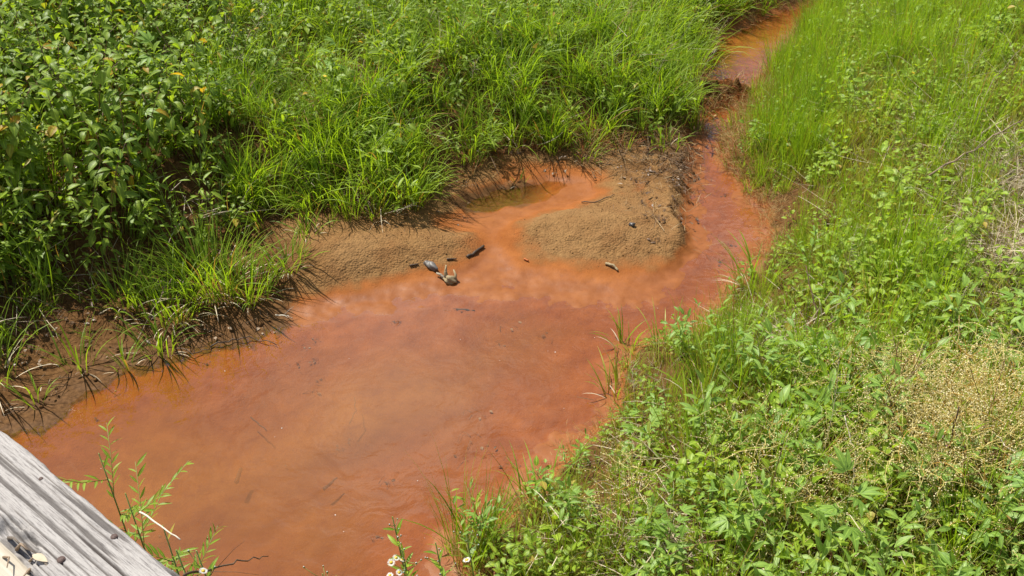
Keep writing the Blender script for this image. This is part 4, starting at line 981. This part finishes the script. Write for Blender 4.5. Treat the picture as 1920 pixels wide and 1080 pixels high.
b_ = N.n('ShaderNodeBump'); b_.inputs['Strength'].default_value = .8; b_.inputs['Distance'].default_value = .0015; N.l(N.math('ADD', gb, gc), b_.inputs['Height']); N.l(b_.outputs[0], bs.inputs['Normal'])
o = N.n('ShaderNodeOutputMaterial'); N.l(bs.outputs[0], o.inputs['Surface']); M['wood'] = m
M['wood_pale'] = solid('pale_bare_wood', (0.34, 0.29, 0.22), (0.50, 0.45, 0.37), 12, .85, .5, .002, stretch=(1, 14, 6))
M['wood_dark'] = solid('dark_rotten_wood', (0.07, 0.05, 0.04), (0.24, 0.20, 0.16), 30, .9, .8, .004, stretch=(1, 8, 4))

M['deck'] = solid('grey_deck_wood', (0.17, 0.155, 0.14), (0.33, 0.31, 0.285), 10, .85, .6, .003, stretch=(14, 1, 6))
ZR = 2.13
E1, E2 = P(-6, 795, ZR), P(346, 1084, ZR); ax = (E2 - E1).normalized(); nrm = Vector((ax.y, -ax.x, 0))
if nrm.y > 0: nrm = -nrm        # towards the deck side
ang = math.atan2(ax.y, ax.x)
bridge = empty('footbridge', (E1.x, E1.y, ZR), 'weathered grey wooden footbridge rail cutting across the lower left corner', 'footbridge', rz=ang)
# local frame: x along the rail, y = +left of direction; deck side is local -y
sgn = -1
def board(name, x0, x1, y0, y1, ztop, th, mat, grain=.0008, rot=True, step=.004, seed=0, notch=None):
    nx = int((x1 - x0) / step); ny = max(6, int((y1 - y0) / (.0012 if step < .005 else .003))); gx = np.linspace(x0, x1, nx); gy = np.linspace(y0, y1, ny); U, V_ = np.meshgrid(gx, gy)
    wv = V_ + .004 * fbm(U * 2, V_ * 8, 2, 300 + seed)
    g = fbm(U * 5, wv * 260, 3, 301 + seed); big_ = fbm(U * 2.5, wv * 60, 3, 303 + seed)
    crk = np.maximum(sm(.30, .46, fbm(U * 4.0, wv * 330, 2, 305 + seed)) * .75, sm(.42, .52, fbm(U * 1.6, wv * 90, 2, 306 + seed))) 
    Zt = ztop + grain * g + grain * .5 * big_ - .003 * crk
    ed = np.minimum(V_ - y0, y1 - V_); Zt -= .005 * np.exp(-np.maximum(ed, 0) / .0035) + 0.002 * np.exp(-ed / .002) * (fbm(U * 30, V_ * 3, 2, 307) + 1)
    if notch is not None:
        cx, cy, rx, ry = notch; q = np.exp(-((U - cx) / rx) ** 2 - ((V_ - cy) / ry) ** 2 * (1 + .5 * fbm(U * 40, V_ * 40, 3, 309)))
        Zt -= .012 * sm(.25, .6, q + .25 * fbm(U * 60, V_ * 90, 3, 310)); crk = np.maximum(crk, sm(.4, .9, q + .5 * fbm(U * 60, V_ * 200, 3, 311)) * .55)
    V_ = V_ + .0028 * fbm(U * 28, V_ * 0, 4, 320 + seed) * np.exp(-np.maximum(ed, 0) / .006)
    me = grid_mesh(name, U, V_, Zt, None, dict(crack=crk), mat)
    # sides and underside
    import bmesh
    bm = bmesh.new(); bm.from_mesh(me); be = [e for e in bm.edges if e.is_boundary]
    r = bmesh.ops.extrude_edge_only(bm, edges=be); vs = [v for v in r['geom'] if isinstance(v, bmesh.types.BMVert)]
    for v in vs: v.co.z = ztop - th
    bm.normal_update(); bm.to_mesh(me); bm.free()
    return me
# geometry in pixels: nails and rotten notch
def loc_of(px, py, z=ZR):
    v = P(px, py, z) - Vector((E1.x, E1.y, z)); return v.dot(ax), v.dot(Vector((-ax.y, ax.x, 0)))
nx_, ny_ = loc_of(30, 1035)
WID = -loc_of(62, 1068)[1]; print('WID', WID, nx_, ny_)
link('rail_board', board('rail_board', -1.3, 1.5, -WID, 0.0, 0.0, .045, M['wood'], .0009, notch=(nx_ - .02, -WID + .004, .045, .022)), bridge)
lb = link('lower_board', board('lower_board', -1.3, 1.5, -WID - .11, -WID + .006, -.012, .03, M['wood_pale'], .0006, seed=9, step=.01), bridge)
b = MB(); n = 12
vs = [(0, 0, .0022)] + [(.0046 * math.cos(j * 6.283 / n), .0046 * math.sin(j * 6.283 / n), .0016) for j in range(n)] + [(.0052 * math.cos(j * 6.283 / n), .0052 * math.sin(j * 6.283 / n), -.002) for j in range(n)]
fs = [(0, 1 + j, 1 + (j + 1) % n) for j in range(n)] + [(1 + j, 1 + n + j, 1 + n + (j + 1) % n, 1 + (j + 1) % n) for j in range(n)]
b.add(vs, fs, M['nail'], .5, [.5] * len(vs)); nail = b.mesh('nail')
for px, py, s_ in ((214, 1007, 1.0), (115, 1050, 1.15), (77, 898, .7)):
    u, v = loc_of(px, py); part('nail', nail, bridge, (u, v, .0), (0.05, 0.04, 0), s_ * .85)
# splinters standing in the rotten notch
for i in range(7):
    b = MB(); u = nx_ + random.uniform(-.045, .05); v = ny_ + random.uniform(-.012, .016); L = random.uniform(.012, .045)
    b.tube([(u, v, -.012), (u + L * .5, v + random.gauss(0, .003), random.uniform(-.006, .004)), (u + L, v + random.gauss(0, .005), random.uniform(-.006, .007))], random.uniform(.0012, .003), .0006, M[random.choice(('wood_dark', 'twig'))], 5)
    link('splinter', b.mesh('splinter'), bridge)
c0 = link('wood_chip', leaf_mesh(M['straw'], .022, .010, 'lance', .3)); u, v = loc_of(62, 1045); c0.location = Vector((E1.x, E1.y, ZR + .004)) + ax * u + Vector((-ax.y, ax.x, 0)) * v; c0.rotation_euler = (0, 0, ang + .3)
tag(c0, 'small tan wood chip lying beside the rotten notch in the rail', 'wood chip')
# posts, deck and stringer of the bridge (below and behind the rail)
def box(x0, x1, y0, y1, z0, z1, mat, name):
    import bmesh
    me = bpy.data.meshes.new(name); bm = bmesh.new(); bmesh.ops.create_cube(bm, size=1)
    for v_ in bm.verts: v_.co = Vector(((x0 + x1) / 2 + v_.co.x * (x1 - x0), (y0 + y1) / 2 + v_.co.y * (y1 - y0), (z0 + z1) / 2 + v_.co.z * (z1 - z0)))
    bmesh.ops.bevel(bm, geom=list(bm.edges), offset=.004, segments=1, affect='EDGES'); bm.to_mesh(me); bm.free(); me.materials.append(mat); return me
post = box(-.045, .045, -.12, -.03, -2.3, -.046, M['wood_dark'], 'post')
for u in (-1.15, 1.3): part('post', post, bridge, (u, 0, 0))
part('stringer', box(-3.0, 3.0, -.16, -.125, -1.0, -.80, M['wood_dark'], 'stringer'), bridge)
dk = box(-.07, .07, -1.5, -.13, -.798, -.76, M['deck'], 'deck_plank')
for i in range(38): part('deck_plank', dk, bridge, (-2.9 + i * .15, random.gauss(0, .008), random.gauss(0, .0015)))
